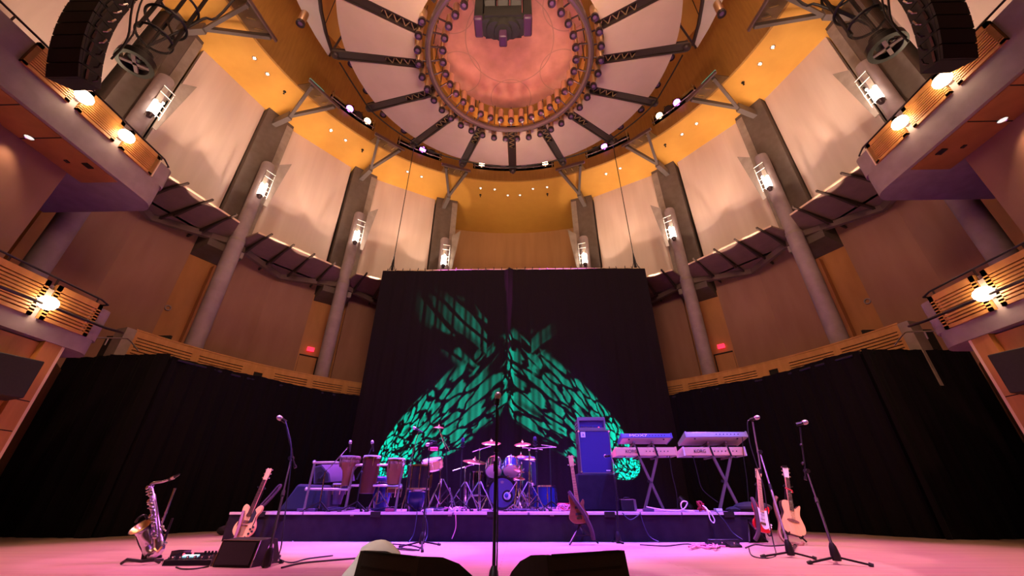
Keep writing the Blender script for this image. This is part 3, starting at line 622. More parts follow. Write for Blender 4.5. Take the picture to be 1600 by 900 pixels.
# cylinder cans
def can(c, nm, grp, k=1., arm=None):
    t = thing('can_light', nm, 'spotlight', c, grp)
    if arm: part('mount_arm', MB().bar(c+V((0, 0, .14)), arm, .025, .04), 'candark', t)
    part('housing', MB().lathe([(.0, .42*k), (.08*k, .42*k), (.085*k, .41*k), (.085*k, .02*k)], c, n=14, cap1=False), 'cangold', t)
    part('bezel', MB().lathe([(.088*k, .05*k), (.094*k, .03*k), (.094*k, -.03*k), (.05*k, -.02*k)], c, n=14, cap0=False, cap1=False), 'candark', t)
    part('lens', MB().lathe([(.0, -.01*k), (.03*k, -.012*k), (.052*k, -.01*k)], c, n=14, cap0=False, cap1=False), 'pinklens', t)
def ordn(k): return ORD[k-1] if k <= 20 else 'farthest'
def place(k): 
    if k == 0: return 'lowest one in view'
    return f"{ordn(abs(k))} up from the lowest {SIDE[1 if k > 0 else -1]}"
for k in range(-14, 15):
    a = k*10.3+ (0 if k else 0); c = cp(1.72, k*10.3, CZ+.02, 1, 1); can(c, 'can light inside the canopy pipe ring, '+place(k), 'can lights inside the canopy ring', 1, cp(2.03, k*10.3, CZ+.06, 1, 1))
for k in range(-14, 14):
    kk = k if k < 0 else k+1
    c = cp(2.33, (k+.5)*8.9, CZ-.12, 1, .98); can(c, 'can light outside the canopy pipe ring, '+place(kk), 'can lights outside the canopy ring', 1, cp(2.12, (k+.5)*8.9, CZ+.0, 1, .98))
for s in (-1, 1):
    for a, R, nm in [(81.4, 5.5, 'highest, by the white reflector'), (76.4, 4.5, 'second from top'), (58, 5.16, 'lower, beside the cable loop'), (40.7, 5.55, 'lowest of them'), (67, 4.9, 'on the level truss end'), (49.1, 5.46, 'on the sloping truss end')]:
        can(pol(R, a, 11.45, s), f'can light between canopy and drum wall {SIDE[s]}, {nm}', 'outlying can lights', 1.15)
# white reflectors hung above
for s in (-1, 1):
    m = MB(); rows = []
    for i in range(13):
        a = 63.6+i*5; rows.append([pol(7.05-.025*(a-63.6), a, 14, s), pol(6.82-.066*min(a-63.6, 26), a, 14, s)])
    m.grid(rows); m.grid([[p+V((0, 0, .06)) for p in r] for r in rows])
    t = thing('ceiling_reflector', f'white curved ceiling reflector {SIDE[s]} of the canopy', 'reflector', pol(6.5, 90, 14, s), 'white ceiling reflectors')
    part('panel', m, 'whitepanel', t)
    e = MB(); e.tube([pol(6.82-.066*min(i*5, 26), 63.6+i*5, 13.97, s) for i in range(13)], .06, 6); e.bar(pol(7.0, 63.4, 13.98, s), pol(5.9, 66.5, 13.98, s), .06, .08); part('edge_tube', e, 'truss', t)
    for a in (70, 90, 110): part('hanger_wire', MB().cyl(pol(6.4, a, 14.05, s), pol(6.4, a, 15.9, s), .012, n=6), 'black', t)

# ================================================================== FLOWN LOUDSPEAKERS
for s in (-1, 1):
    y, z, xin, xout = 3.0, 5.33, 5.50, 5.94
    t = thing('line_array', f'curved black line array loudspeaker hanging {SIDE[s]} of the stage', 'line array', (s*5.7, 3.2, 5.3), 'hanging line arrays')
    a = 25.
    for i in range(14):
        h = .205; ar = rad(a); d = V((0, -math.sin(ar), math.cos(ar))); nb = V((0, math.cos(ar), math.sin(ar)))
        O = V((0, y, z)); g = .012
        def q(x, u, w): w = w*1.6; return V((s*x, 0, 0))+O+d*u+nb*w
        m = MB()
        m.hexa([q(xout, g, .02), q(xin, g, .02), q(xin+.03, g, .19), q(xout-.03, g, .19)], [q(xout, h, .02), q(xin, h, .02), q(xin+.03, h-.02, .19), q(xout-.03, h-.02, .19)])
        cb = part('cabinet', m, 'blackm', t)
        m = MB(); m.hexa([q(xout-.004, g+.004, 0), q(xin+.004, g+.004, 0), q(xin+.004, g+.004, .02), q(xout-.004, g+.004, .02)], [q(xout-.004, h-.004, 0), q(xin+.004, h-.004, 0), q(xin+.004, h-.004, .02), q(xout-.004, h-.004, .02)])
        part('grille', m, 'grille', cb)
        part('indicator', MB().sphere(q(xout-.012, h*.5, -.004), .009, 6), 'shine', cb)
        r = MB(); r.bar(q(xin-.012, .03, .05), q(xin-.012, h-.03, .06), .016, .03, nb); part('rigging_bar', r, 'gloss', cb)
        part('handle', MB().tube([q(xin+.005, .06, .11), q(xin-.035, .075, .12), q(xin-.035, .15, .135), q(xin+.005, .165, .15)], .012, 6), 'shine' if 2 < i < 9 else 'gloss', cb)
        y += d.y*h; z += d.z*h; a = max(0, a-3.6)
    m = MB(); m.bar((s*xin, y+.1, z+.1), (s*xout, y+.1, z+.1), .5, .1); m.cyl((s*5.72, y+.1, z+.1), (s*5.72, y+.1, 15.9), .02, n=6); part('flying_frame', m, 'black', t)
    m = MB(); m.tube(smooth([(s*5.44, 3.1, 5.9), (s*5.36, 3.05, 6.3), (s*5.4, 2.9, 6.8), (s*5.45, 2.8, 7.4), (s*5.5, 2.8, 8.2)], 4, False), .014, 6); m.tube(smooth([(s*5.46, 3.1, 6.0), (s*5.42, 3.1, 6.5), (s*5.42, 2.95, 7.0), (s*5.5, 2.85, 8.0)], 4, False), .012, 6)
    part('signal_cable', m, 'cable', t)
    # mesh cage
    c = V((s*5.9, 3.6, 6.62)); R = .25
    t = thing('spotlight_cage', f'black wire mesh cage with ring frames by the line array {SIDE[s]}', 'hanging cage', c, 'hanging mesh cages')
    part('bottom_rim', MB().lathe([(R, 0), (R, .12), (R-.07, .12), (R-.07, 0), (R, 0)], c, n=32, cap0=False, cap1=False), 'black', t, bev=.008)
    part('cross_bar', MB().box(c+V((0, 0, .02)), (R*1.9, .05, .03), Matrix.Rotation(.6, 3, 'Z')).box(c+V((0, 0, .02)), (R*1.9, .05, .03), Matrix.Rotation(.6+PI/2, 3, 'Z')), 'conc', t)
    part('lamp_core', MB().lathe([(.0, .1), (.12, .1), (.14, .3), (.05, .4)], c, n=16), 'black', t); part('lamp_glint', MB().sphere(c+V((.1, -.05, .09)), .06, 8, (1.4, 1, .5)), 'shine', t)
    g = MB(); N = 40; rows = [[c+V((R*.97*math.cos(2*PI*k/N), R*.97*math.sin(2*PI*k/N), .1+.62*j)) for k in range(N+1)] for j in range(2)]
    g.grid(rows); o = part('mesh_cylinder', g, 'mesh', t)
    uv = o.data.uv_layers.new(name='UVMap')
    for poly in o.data.polygons:
        for li in poly.loop_indices:
            vi = o.data.loops[li].vertex_index; uv.data[li].uv = ((vi % (N+1))/N, vi//(N+1))
    for zz, rr in ((.72, R), (1.2, R*1.15), (1.75, R*1.15)): part('hoop', MB().ring(c+V((0, 0, zz)), rr, .022, 36, 8), 'black', t)
    for a in (.5, 2.6, 4.7): part('hanger_strut', MB().bar(c+V((R*math.cos(a), R*math.sin(a), .6)), c+V((R*math.cos(a), R*math.sin(a), 2.9)), .045, .04), 'black', t)
    part('cross_strut', MB().bar(c+V((R*math.cos(2.6), R*math.sin(2.6), 1.5)), c+V((R*math.cos(.5), R*math.sin(.5), .85)), .05, .03), 'black', t)
    part('feed_cable', MB().tube(smooth([c+V((0, 0, .5)), c+V((.1, .1, 1.0)), c+V((.3*-s, .2, 1.7)), c+V((.5*-s, .3, 2.6)), c+V((.6*-s, .3, 9))], 6, False), .022, 8), 'cable', t)
# centre cluster
t = thing('speaker_cluster', 'black loudspeaker cluster hanging inside the canopy ring', 'loudspeaker cluster', (-.1, 4.9, 9.7))
cx = -.11
for k in (-1, 0, 1):
    m = MB(); x = cx+k*.3; m.hexa([V((x-.13, 4.6, 10.5)), V((x+.13, 4.6, 10.5)), V((x+.13, 5.0, 10.3)), V((x-.13, 5.0, 10.3))], [V((x-.13, 4.3, 12.4)), V((x+.13, 4.3, 12.4)), V((x+.13, 4.9, 12.4)), V((x-.13, 4.9, 12.4))])
    cb = part('cabinet', m, 'grille', t, bev=.02)
    part('indicator', MB().sphere((x, 4.565, 10.62), .017, 8), 'led', cb)
for k in (-1, 1):
    m = MB(); x = cx+k*.56; m.span((x-.1, 4.75, 10.15), (x+.1, 5.15, 12.4)); cb = part('side_cabinet', m, 'blackm', t, bev=.02)
    part('lower_cap', MB().span((x-.1, 4.72, 9.98), (x+.1, 5.15, 10.14)), 'clustercap', cb, bev=.04)
m = MB()
for k in range(5): m.lathe([(.0, 0), (.2, .02), (.22, .25), (.1, .3)], (cx-.36+.18*k, 4.95, 9.98-.1*(2-abs(k-2))), n=14)
m.span((cx-.42, 4.7, 10.05), (cx+.42, 5.2, 10.45)); part('lower_horns', m, 'blackm', t)
part('lower_cap', MB().span((cx-.09, 4.85, 9.5), (cx+.09, 5.1, 9.78)), 'clustercap', t, bev=.03)
part('hanging_cable', MB().cyl((cx, 4.9, 12.3), (cx, 4.9, 15.9), .03, n=6), 'black', t)

# ================================================================== DRAPES
def curtain(path, z0, z1, lam=.3, amp=.05, step=.03, rows=8, seed=1, topw=.0):
    r = random.Random(seed); P = [V((*p, 0)) for p in path]; pts = []
    for a, b in zip(P[:-1], P[1:]):
        n = max(1, int((b-a).length/step))
        for k in range(n): pts.append((a.lerp(b, k/n), (b-a).normalized()))
    pts.append((P[-1], (P[-1]-P[-2]).normalized()))
    ph = [r.uniform(0, 6.3) for _ in range(6)]
    out = []
    for j in range(rows+1):
        f = j/rows; row = []
        for i, (p, d) in enumerate(pts):
            L = i*step; nrm = V((d.y, -d.x, 0))
            w = math.sin(2*PI*L/lam+ph[0]+.8*math.sin(L*1.7+ph[1])+.5*f*math.sin(L*.9))*.6+.3*math.sin(2*PI*L/(lam*.43)+ph[2])+.45*math.sin(2*PI*L/(lam*3.1)+ph[3]+f)
            z = z0+(z1-z0)*f+(topw*math.sin(L*2.2+ph[4]) if j == rows else 0)
            row.append(p+nrm*amp*w*(1.1-.35*f)+V((0, 0, z)))
        out.append(row)
    m = MB(); m.grid(out); return m
for s in (-1, 1):
    S = SIDE[s]
    q = lambda *pp: [(s*x, y) for x, y in pp]
    t = thing('masking_drape', f'tall black masking drape facing the audience {S}', 'drape', (s*8, 7.5, 0), 'black masking drapes')
    part('cloth', curtain(q((9.02, 7.45), (7.96, 7.34), (6.7, 7.22)), .0, 3.08, .34, .05, seed=3+s, topw=.012), 'velvet', t)
    part('top_pipe', MB().cyl((s*9.0, 7.5, 3.02), (s*6.7, 7.28, 3.02), .025), 'black', t)
    t = thing('masking_drape', f'long black masking drape running back towards the backdrop {S}', 'drape', (s*5.8, 9.4, 0), 'black masking drapes')
    part('cloth', curtain(q((7.0, 7.36), (6.72, 7.34), (6.51, 7.72), (6.15, 8.55), (5.7, 9.2), (5.0, 10.0), (4.15, 10.9)), .0, 3.07, .34, .045, seed=8+s, topw=.02), 'velvet', t)
    part('top_pipe', MB().tube([(s*6.66, 7.4, 3.0), (s*6.15, 8.61, 3.0), (s*5.7, 9.27, 3.0), (s*5.0, 10.07, 3.0), (s*4.15, 10.96, 3.0)], .025), 'black', t)
t = thing('backdrop_drape', 'huge black backdrop cloth hanging behind the band with green light on it', 'backdrop', (0, 10.8, 0))
part('cloth', curtain([(-4.25, 10.8), (-.3, 10.8), (-.14, 10.71)], .3, 7.12, .42, .012, .025, 6, 21, .012), 'backvelvet', t)
part('cloth', curtain([(-.15, 10.69), (.02, 10.8), (4.25, 10.8)], .3, 7.12, .42, .012, .025, 6, 22, .012), 'backvelvet', t)
part('top_truss', MB().cyl((-4.2, 10.86, 7.14), (4.2, 10.86, 7.14), .03).box((0, 10.9, 7.17), (8.5, .06, .05)), 'trimlight', t)
for k in range(34): part('cloth_tie', MB().bar((-4.1+8.2*k/33, 10.78, 7.08), (-4.1+8.2*k/33+rnd.uniform(-.03, .03), 10.83, 7.2+rnd.uniform(0, .04)), .02, .012), 'black', t)
for s, x0, x1, y1 in ((-1, -3.98, -3.95, 10.9), (1, 3.98, 3.95, 10.9)):
    t = thing('lifting_cable', f'thin dark lifting cable above the backdrop end {SIDE[s]}', 'cable', (x0, 10.86, 7.2), 'backdrop lifting cables')
    part('wire', MB().cyl((x0, 10.86, 7.7), (x1, y1, 15.9), .013, n=6), 'black', t)
    part('chain_hoist', MB().lathe([(.02, 0), (.05, .05), (.035, .2), (.05, .25), (.03, .45), (.015, .6)], (x0, 10.86, 7.15), n=10), 'black', t)
    part('bridle', MB().cyl((x0-.1, 10.86, 7.18), (x0, 10.86, 7.5), .012, n=6).cyl((x0+.1, 10.86, 7.18), (x0, 10.86, 7.5), .012, n=6), 'black', t)

# ================================================================== RISER
t = thing('stage_riser', 'low band riser with black cloth skirt and pale front edge', 'stage riser', (0, 6.75, 0))
RX0, RX1, RY0, RY1, RZ = -4.22, 3.72, 6.75, 10.4, .37
part('deck', MB().span((RX0, RY0, RZ-.05), (RX1, RY1, RZ)), 'deck', t)
for k in range(7):
    x0 = RX0+(RX1-RX0)*k/7; x1 = RX0+(RX1-RX0)*(k+1)/7-.03
    part('edge_strip', MB().span((x0, RY0-.03, RZ-.03), (x1, RY0+.02, RZ+.004)), 'deckedge', t)
part('skirt', curtain([(RX0, 9), (RX0, RY0-.01), (RX1, RY0-.01), (RX1, 9)], 0, RZ-.03, .5, .012, .04, 3, 5), 'skirt', t)
for k in range(5): part('clamp', MB().span((RX0+.4+1.75*k, RY0-.04, RZ-.06), (RX0+.55+1.75*k, RY0-.02, RZ+.01)), 'black', t)
# ================================================================== BAND GEAR
def mic(t, a, b, body='black'):
    a, b = V(a), V(b); d = (b-a).normalized(); L = (b-a).length
    m_ = part('microphone', MB().lathe([(.009, 0), (.012, L*.1), (.019, L*.72), (.024, L*.76)], a, d, 12), body, t)
    part('grille_ball', MB().lathe([(.02, 0), (.026, .012), (.028, .03), (.024, .048), (.012, .06), (0, .062)], a+d*L*.75, d, 12), 'micgrille', m_)
def clip(t, p, d): part('mic_clip', MB().cyl(V(p)-V(d)*.03, V(p)+V(d)*.03, .02, n=8), 'black', t)
def tripod(t, c, R, hz, angs, m='black', r=.011, foot=True, floor=None):
    for a in angs:
        e = V((c[0]+R*math.cos(rad(a)), c[1]+R*math.sin(rad(a)), c[2]+.014))
        lg = part('leg', MB().bar(V((c[0], c[1], c[2]+hz)), e, r*1.6, r*1.6), m, t)
        if foot: part('rubber_foot', MB().cyl(e-V((math.cos(rad(a)), math.sin(rad(a)), 0))*.03, e+V((math.cos(rad(a)), math.sin(rad(a)), 0))*.03, .016, n=8), 'black', lg)
def drumlegs(t, c, R, hz, angs, m='chrome', top=.45): # braced double tripod of drum hardware
    for a in angs:
        u = V((math.cos(rad(a)), math.sin(rad(a)), 0)); C0 = V(c)
        lg = part('leg', MB().tube([C0+V((0, 0, top))+u*.02, C0+u*R*.55+V((0, 0, top*.55)), C0+u*R+V((0, 0, .015))], .011, 6), m, t)
        part('brace', MB().bar(C0+V((0, 0, .1)), C0+u*R*.55+V((0, 0, top*.55)), .014, .008), m, lg)
        part('rubber_foot', MB().sphere(C0+u*R+V((0, 0, .018)), .018, 8), 'black', lg)
def cable(nm, label, pts, r, m, n=5, grp='loose stage cables'):
    P = [V(p) for p in pts]
    return tag(obj(nm, MB().tube(smooth(P, n, False), r, 6), m), label, 'cable', grp)
def cymbal(t, c, R, ax=(0, 0, 1), name='cymbal', m='cymbal'):
    cy_ = part(name, MB().lathe([(R, -.012), (R*.98, -.008), (R*.6, .012), (R*.24, .022), (R*.2, .035), (R*.1, .05), (.008, .054), (.008, .03), (R*.2, .02), (R*.6, -.0), (R, -.012)], c, ax, 32, False, False), m, t)
    part('wing_nut', MB().lathe([(.012, .05), (.014, .075), (.008, .09)], c, ax, 8), 'chrome', cy_)
def drum(t, c, R, h, ax, shell, head, hoop='chrome', lugs=8, name='shell', both=True):
    c = V(c); d = V(ax).normalized(); part(name, MB().lathe([(R, 0), (R, h)], c, d, 28, False, False), shell, t)
    part('head', MB().lathe([(0, h+.006), (R*.97, h+.004), (R*1.0, h-.004)], c, d, 28, False, False), head, t)
    part('bottom_head', MB().lathe([(0, -.006), (R*.97, -.004), (R*1.0, .004)], c, d, 28, False, False), head, t)
    for q in (h, 0): part('hoop', MB().lathe([(R*1.0, -.012), (R*1.05, -.012), (R*1.06, .012), (R*1.0, .012)], c+d*q, d, 28, False, False), hoop, t)
    u = d.orthogonal().normalized(); w = d.cross(u)
    for k in range(lugs):
        a = 2*PI*k/lugs+.2; p = c+(u*math.cos(a)+w*math.sin(a))*R*1.04
        part('lug', MB().cyl(p+d*h*.04, p+d*h*.96, .006, n=6).cyl(p+d*h*.38, p+d*h*.62, .012, n=6), 'chrome', t)

# ---- saxophone on its stand, flute on the peg beside it
Y = 4.55; P = lambda x, y, yy=Y: pY(x, y, yy)
t = thing('saxophone', 'silver tenor saxophone standing upright on a black stand', 'saxophone', P(240, 866))
body = smooth([P(236.3, 762), P(238.5, 778), P(241.5, 800), P(245, 825), P(248.5, 848)], 4, False); rs = [.019+.026*k/(len(body)-1) for k in range(len(body))]
part('body_tube', MB().tube(body, rs, 14), 'brass', t)
bow = smooth([P(248.5, 848), P(248, 858), P(242, 864.5), P(235, 862), P(232.5, 852)], 4, False); part('bow', MB().tube(bow, [.046+.007*k/(len(bow)-1) for k in range(len(bow))], 14), 'brass', t)
bell = smooth([P(232.5, 852), P(229.5, 843, Y-.02), P(226.5, 833, Y-.03), P(224, 828, Y-.04)], 4, False); part('bell_tube', MB().tube(bell, [.053+.012*k/(len(bell)-1) for k in range(len(bell))], 16), 'brass', t)
bd = (P(220.5, 822, Y-.07)-P(226, 831, Y-.02)).normalized(); bo = P(224, 828, Y-.04)
fl = part('bell_flare', MB().lathe([(.062, 0), (.07, .02), (.088, .042), (.10, .048), (.094, .046), (.07, .024), (.05, .0)], bo, bd, 24, False, False), 'brass', t)
part('bell_interior', MB().lathe([(0, .0), (.05, .005), (.07, .026), (.093, .0465)], bo, bd, 24, False, False), 'bellin', fl, 'golden inside of the bell')
nk = smooth([P(236.3, 764), P(236.5, 757), P(243, 754), P(254, 752.5), P(266, 748.5)], 5, False); part('neck', MB().tube(nk, [.017-.006*k/(len(nk)-1) for k in range(len(nk))], 12), 'brass', t)
part('mouthpiece', MB().tube([P(264, 749.5), P(271, 746), P(281, 741)], [.016, .017, .008], 10), 'gloss', t); part('ligature', MB().cyl(P(268, 747.5), P(273, 745), .0185, n=10), 'chrome', t)
for k in range(11):
    f = .06+k*.086; q = body[min(int(f*(len(body)-1)), len(body)-1)]; sd = (-1 if k % 3 else 1)
    key = part('key_cup', MB().lathe([(.020, 0), (.020, .008), (.013, .012)], q+V((-.012*sd, -.03-.018*f, 0)), (-.3*sd, -1, .1), 12), 'brass', t)
    part('key_arm', MB().tube([q+V((.028*sd+.01, -.02, .02)), q+V((.034*sd, -.028-.018*f, 0)), q+V((0, -.036-.018*f, 0))], .005, 6), 'brass', key)
part('key_rod', MB().cyl(P(242.5, 772, Y-.03), P(250, 845, Y-.05), .006, n=6).cyl(P(234.5, 772, Y-.03), P(238, 840, Y-.05), .005, n=6), 'brass', t)
part('side_key', MB().tube([P(250, 822, Y-.03), P(255, 826, Y-.04), P(259, 829.5, Y-.04)], .008, 6).sphere(P(254, 823, Y-.03), .016, 8).sphere(P(259, 849, Y-.02), .014, 8).bar(P(253, 854), P(260, 847), .014, .01), 'brass', t)
part('bow_guard', MB().tube([P(241, 857, Y-.05), P(246, 862, Y-.05), P(253, 854, Y-.05)], .008, 6), 'bellin', t)
t = thing('saxophone_stand', 'black folding saxophone stand under the saxophone', 'saxophone stand', pZ(222, 878, 0))
b0 = pZ(222, 877, .03)
part('leg', MB().tube([b0, b0+V((-.13, -.02, .015)), pZ(190, 880, .012)], .013, 8), 'black', t); part('leg', MB().tube([b0, b0+V((.12, -.02, .015)), pZ(249, 878.5, .012)], .013, 8), 'black', t); part('leg', MB().tube([b0, b0+V((0, .24, -.015))], .012, 8), 'black', t)
part('upright', MB().tube(smooth([P(214, 836, Y-.0), P(218, 850), P(224, 862), P(224, 866), P(222, 876)], 4, False), .012, 8), 'black', t)
part('bell_hook', MB().tube(smooth([P(212, 816, Y-.04), P(216, 810, Y-.05), P(226, 805, Y-.02), P(231, 812, Y)], 5, False), .012, 8), 'black', t); part('lower_arm', MB().bar(P(224, 857), P(231, 852), .02, .02), 'black', t)
part('cradle', MB().tube([P(226, 872, Y-.03), P(231, 866, Y-.05), P(233, 868, Y-.08)], .01, 8).bar(P(222, 874), P(233, 872), .03, .02), 'black', t)
part('flute_peg', MB().lathe([(.03, 0), (.026, .02), (.012, .03), (.009, .34)], pZ(247, 872, .02), n=10), 'black', t)
t = thing('flute', 'slim silver flute leaning upright behind the saxophone', 'flute', P(251, 860, Y+.12))
a, b = P(251.5, 822, Y+.12), P(273.6, 763, Y+.16); part('tube', MB().cyl(a.lerp(b, -.75), b, .0105, n=10), 'fluorite', t); part('barrel_ring', MB().cyl(a.lerp(b, .33), a.lerp(b, .37), .014, n=10).cyl(a.lerp(b, .98), b, .013, n=10), 'chrome', t)
for k in range(6): part('key_cup', MB().cyl(a.lerp(b, -.3+.1*k)+V((0, -.012, 0)), a.lerp(b, -.3+.1*k)+V((0, -.018, 0)), .011, n=10), 'fluorite', t)

# ---- effects board and small pedal
g0 = pZ(292, 884, 0)
t = thing('effects_board', 'black multi-effects floor board with pale display beside the small wedge', 'effects pedal', g0, rz=.08)
part('chassis', MB().hexa([V((-.21, -.02, 0)), V((.21, -.02, 0)), V((.21, .18, 0)), V((-.21, .18, 0))], [V((-.21, -.01, .045)), V((.21, -.01, .045)), V((.21, .18, .085)), V((-.21, .18, .085))]), 'gloss', t, world=False, bev=.006)
part('display', MB().box((-.04, .08, .068), (.13, .04, .006), Matrix.Rotation(.2, 3, 'X')), 'cyanled', t, world=False)
for k in range(6): part('footswitch', MB().cyl((-.16+.064*k, .03, .05), (-.16+.064*k, .025, .07), .013, n=10), 'chrome', t, world=False)
for k in range(5): part('knob', MB().cyl((.05+.032*k, .13, .075), (.05+.032*k, .13, .1), .01, n=8), 'black', t, world=False)
part('indicator', MB().sphere((-.12, .1, .075), .01, 8).sphere((-.06, .13, .08), .008, 8), 'redled', t, world=False)
g0 = pZ(258, 882, 0); t = thing('stompbox', 'small silver stomp pedal at the saxophone end of the effects board', 'effects pedal', g0)
part('box_body', MB().hexa([V((-.04, 0, 0)), V((.04, 0, 0)), V((.04, .12, 0)), V((-.04, .12, 0))], [V((-.04, 0, .03)), V((.04, 0, .03)), V((.04, .12, .05)), V((-.04, .12, .05))]), 'shine', t, world=False, bev=.004); part('footswitch', MB().cyl((0, .03, .035), (0, .03, .055), .014, n=10), 'chrome', t, world=False); part('rocker', MB().box((0, .15, .07), (.12, .1, .05)), 'gloss', t, world=False)
cable('patch_cable', 'thin dark cable looping from the effects board to the small wedge', [pZ(275, 886, .006), pZ(285, 889, .006), pZ(305, 888.5, .006), pZ(326, 885, .006)], .006, 'cable')

# ---- small wedge by the microphone
g0 = pZ(361, 887, 0)
t = thing('floor_monitor', 'small scuffed black wedge monitor beside the effects board', 'floor monitor', g0, rz=-.12)
w = .185; pr = [(0, 0), (.36, 0), (.36, .06), (.28, .20), (.20, .212), (.045, .20)]
m = MB(); m.add([V((x, y, z)) for x in (-w, w) for y, z in pr], [tuple(range(6)), tuple(range(11, 5, -1))]+[(k, (k+1) % 6, 6+(k+1) % 6, 6+k) for k in range(6)])
part('cabinet', m, 'blackm', t, world=False, bev=.006)
part('front_grille', MB().hexa([V((-w+.02, .0, .02)), V((w-.02, .0, .02)), V((w-.02, .036, .185)), V((-w+.02, .036, .185))], [V((-w+.02, -.012, .022)), V((w-.02, -.012, .022)), V((w-.02, .024, .187)), V((-w+.02, .024, .187))]), 'grille', t, world=False)
for x in (-w, w): part('worn_edge', MB().bar((x, -.002, .005), (x, .042, .2), .008, .008), 'shine', t, world=False)
part('worn_edge', MB().bar((-w, .044, .2), (w, .044, .2), .006, .006), 'shine', t, world=False)
for x in (-.07, -.02, .04, .1): part('scuff', MB().box((x, .012+.01, .1+.02*math.sin(x*90)), (.015, .006, .004)), 'shine', t, world=False)
part('handle', MB().lathe([(.0, 0), (.035, 0), (.04, .004)], (w, .2, .13), (1, 0, 0), 14), 'shine', t, world=False)
part('side_foot', MB().box((-w-.03, .08, .05), (.06, .1, .1)), 'gloss', t, world=False, bev=.01)

# ---- guitars
def frame(head, bot, back, ax=None):
    A = (head-bot); L = A.length; A = A.normalized(); N = V((0, -1, 0)); N = (N-A*N.dot(A)).normalized(); X = A.cross(N)
    M = Matrix((X, A, N)).transposed().to_4x4(); M.translation = bot
    return M, L
def guitar(nm, label, cat, M, outline, th, top, side, neck, L, head, parts, pin=6, inlay=True):
    t = thing(nm, label, cat, M.translation); ol = smooth(outline, 6)
    part('body', MB().prism(ol, -th, 0, M), top if th < .05 else side, t, bev=.004)
    if side != top: part('body_top', MB().prism([p*.985+V((0, .004, 0)) for p in ol], .0, .004, M), top, t)
    y0, y1 = neck
    part('neck', MB().hexa([M @ V(p) for p in ((-.027, y0, -.012), (.027, y0, -.012), (.022, y1, -.018), (-.022, y1, -.018))], [M @ V(p) for p in ((-.027, y0, .012), (.027, y0, .012), (.022, y1, .008), (-.022, y1, .008))]), head[1], t)
    fb = part('fretboard', MB().hexa([M @ V(p) for p in ((-.028, y0, .012), (.028, y0, .012), (.022, y1, .008), (-.022, y1, .008))], [M @ V(p) for p in ((-.028, y0, .018), (.028, y0, .018), (.022, y1, .014), (-.022, y1, .014))]), head[2], t)
    for k in range(16):
        yy = y1-(y1-y0)*(1-.5**(k/8))*1.28
        if yy > y0: part('fret', MB().bar(M @ V((-.026, yy, .0185)), M @ V((.026, yy, .0185)), .003, .003), 'chrome', fb)
    hd = part('headstock', MB().prism(smooth([(x, y1+y) for x, y in head[0]], 4), -.012, .004, M), head[3], t)
    ys = [y for x, y in head[0]]; hh = max(ys)
    for k in range(pin):
        xs = head[4][k % len(head[4])]; yy = y1+hh*(.2+.68*(k//len(head[4]))/max(1, pin//len(head[4])-1))
        part('tuning_peg', MB().sphere(M @ V((xs, yy, -.004)), .012, 8, (1.2, .7, .9)), 'chrome', hd)
    st = MB()
    for k in range(6): x = -.02+.008*k; st.bar(M @ V((x, y1+.01, .02)), M @ V((x*1.1, parts.get('bridge_y', .1), .024)), .0015, .0015)
    part('strings', st, 'chrome', t)
    return t, M
def gstand(label, c, M, side=1):
    t = thing('guitar_stand', label, 'guitar stand', c)
    c = V(c); back = M @ V((0, .62, -.06)); low = M @ V((0, .06, -.08))
    part('post', MB().tube([c+V((0, .12, .28)), low+V((0, .07, .1)), back], .012, 8), 'black', t)
    for a in (-130, -50, 90): part('leg', MB().bar(V((c.x, c.y+.1, .24)), V((c.x+.2*math.cos(rad(a)), c.y+.1+.2*math.sin(rad(a)), .012)), .018, .018), 'black', t)
    for k in (-1, 1): part('cradle_arm', MB().tube([c+V((0, .1, .26)), M @ V((k*.08, .02, -.06)), M @ V((k*.085, -.015, -.03)), M @ V((k*.085, -.02, .02)), M @ V((k*.085, .015, .035))], .009, 6), 'black', t)
    part('neck_yoke', MB().tube([M @ V((-.05, .63, .02)), M @ V((-.045, .62, -.04)), M @ V((.045, .62, -.04)), M @ V((.05, .63, .02))], .008, 6), 'black', t)
    return t
HST = ([(-.022, 0), (.024, 0), (.03, .03), (.045, .1), (.04, .15), (.015, .18), (-.012, .165), (-.022, .09)])
HSYM = ([(-.022, 0), (.022, 0), (.032, .03), (.036, .14), (.02, .165), (0, .155), (-.02, .165), (-.036, .14), (-.032, .03)])
# blond semi-hollow guitar
Yg = 6.3; hp, bp = pY(421, 733, Yg+.10), pY(374.5, 840, Yg-.06); M, L = frame(hp, bp, 0)
ES = [(0, 0), (.10, .008), (.19, .07), (.205, .15), (.175, .22), (.145, .27), (.15, .33), (.185, .38), (.19, .44), (.155, .475), (.1, .45), (.06, .39), (.04, .365), (-.04, .365), (-.06, .39), (-.1, .45), (-.155, .475), (-.19, .44), (-.185, .38), (-.15, .33), (-.145, .27), (-.175, .22), (-.205, .15), (-.19, .07), (-.10, .008)]
sc = L/1.04; ES = [(x*sc*.86, y*sc) for x, y in ES]
t, _ = guitar('semi_hollow_guitar', 'blond semi-hollow electric guitar leaning at the saxophone end of the riser', 'guitar', M, ES, .045, 'blond', 'blond', (.33*sc, .86*sc), L, (HSYM, 'mapleneck', 'rosewood', 'blond', (-.045, .045)), {'bridge_y': .13*sc})
for k in (-1, 1):
    part('f_hole', MB().prism(smooth([(k*.11, .12), (k*.118, .16), (k*.12, .2), (k*.108, .245), (k*.1, .25), (k*.108, .2), (k*.105, .15)], 3), .001, .003, M), 'ink', t)
for yy in (.2, .30): part('pickup', MB().prism([(-.035, yy*sc), (.035, yy*sc), (.035, yy*sc+.035), (-.035, yy*sc+.035)], .0, .016, M), 'chrome', t)
part('pickguard', MB().prism([(.03, .17), (.085, .19), (.09, .30), (.035, .36)], .002, .006, M), 'ink', t)
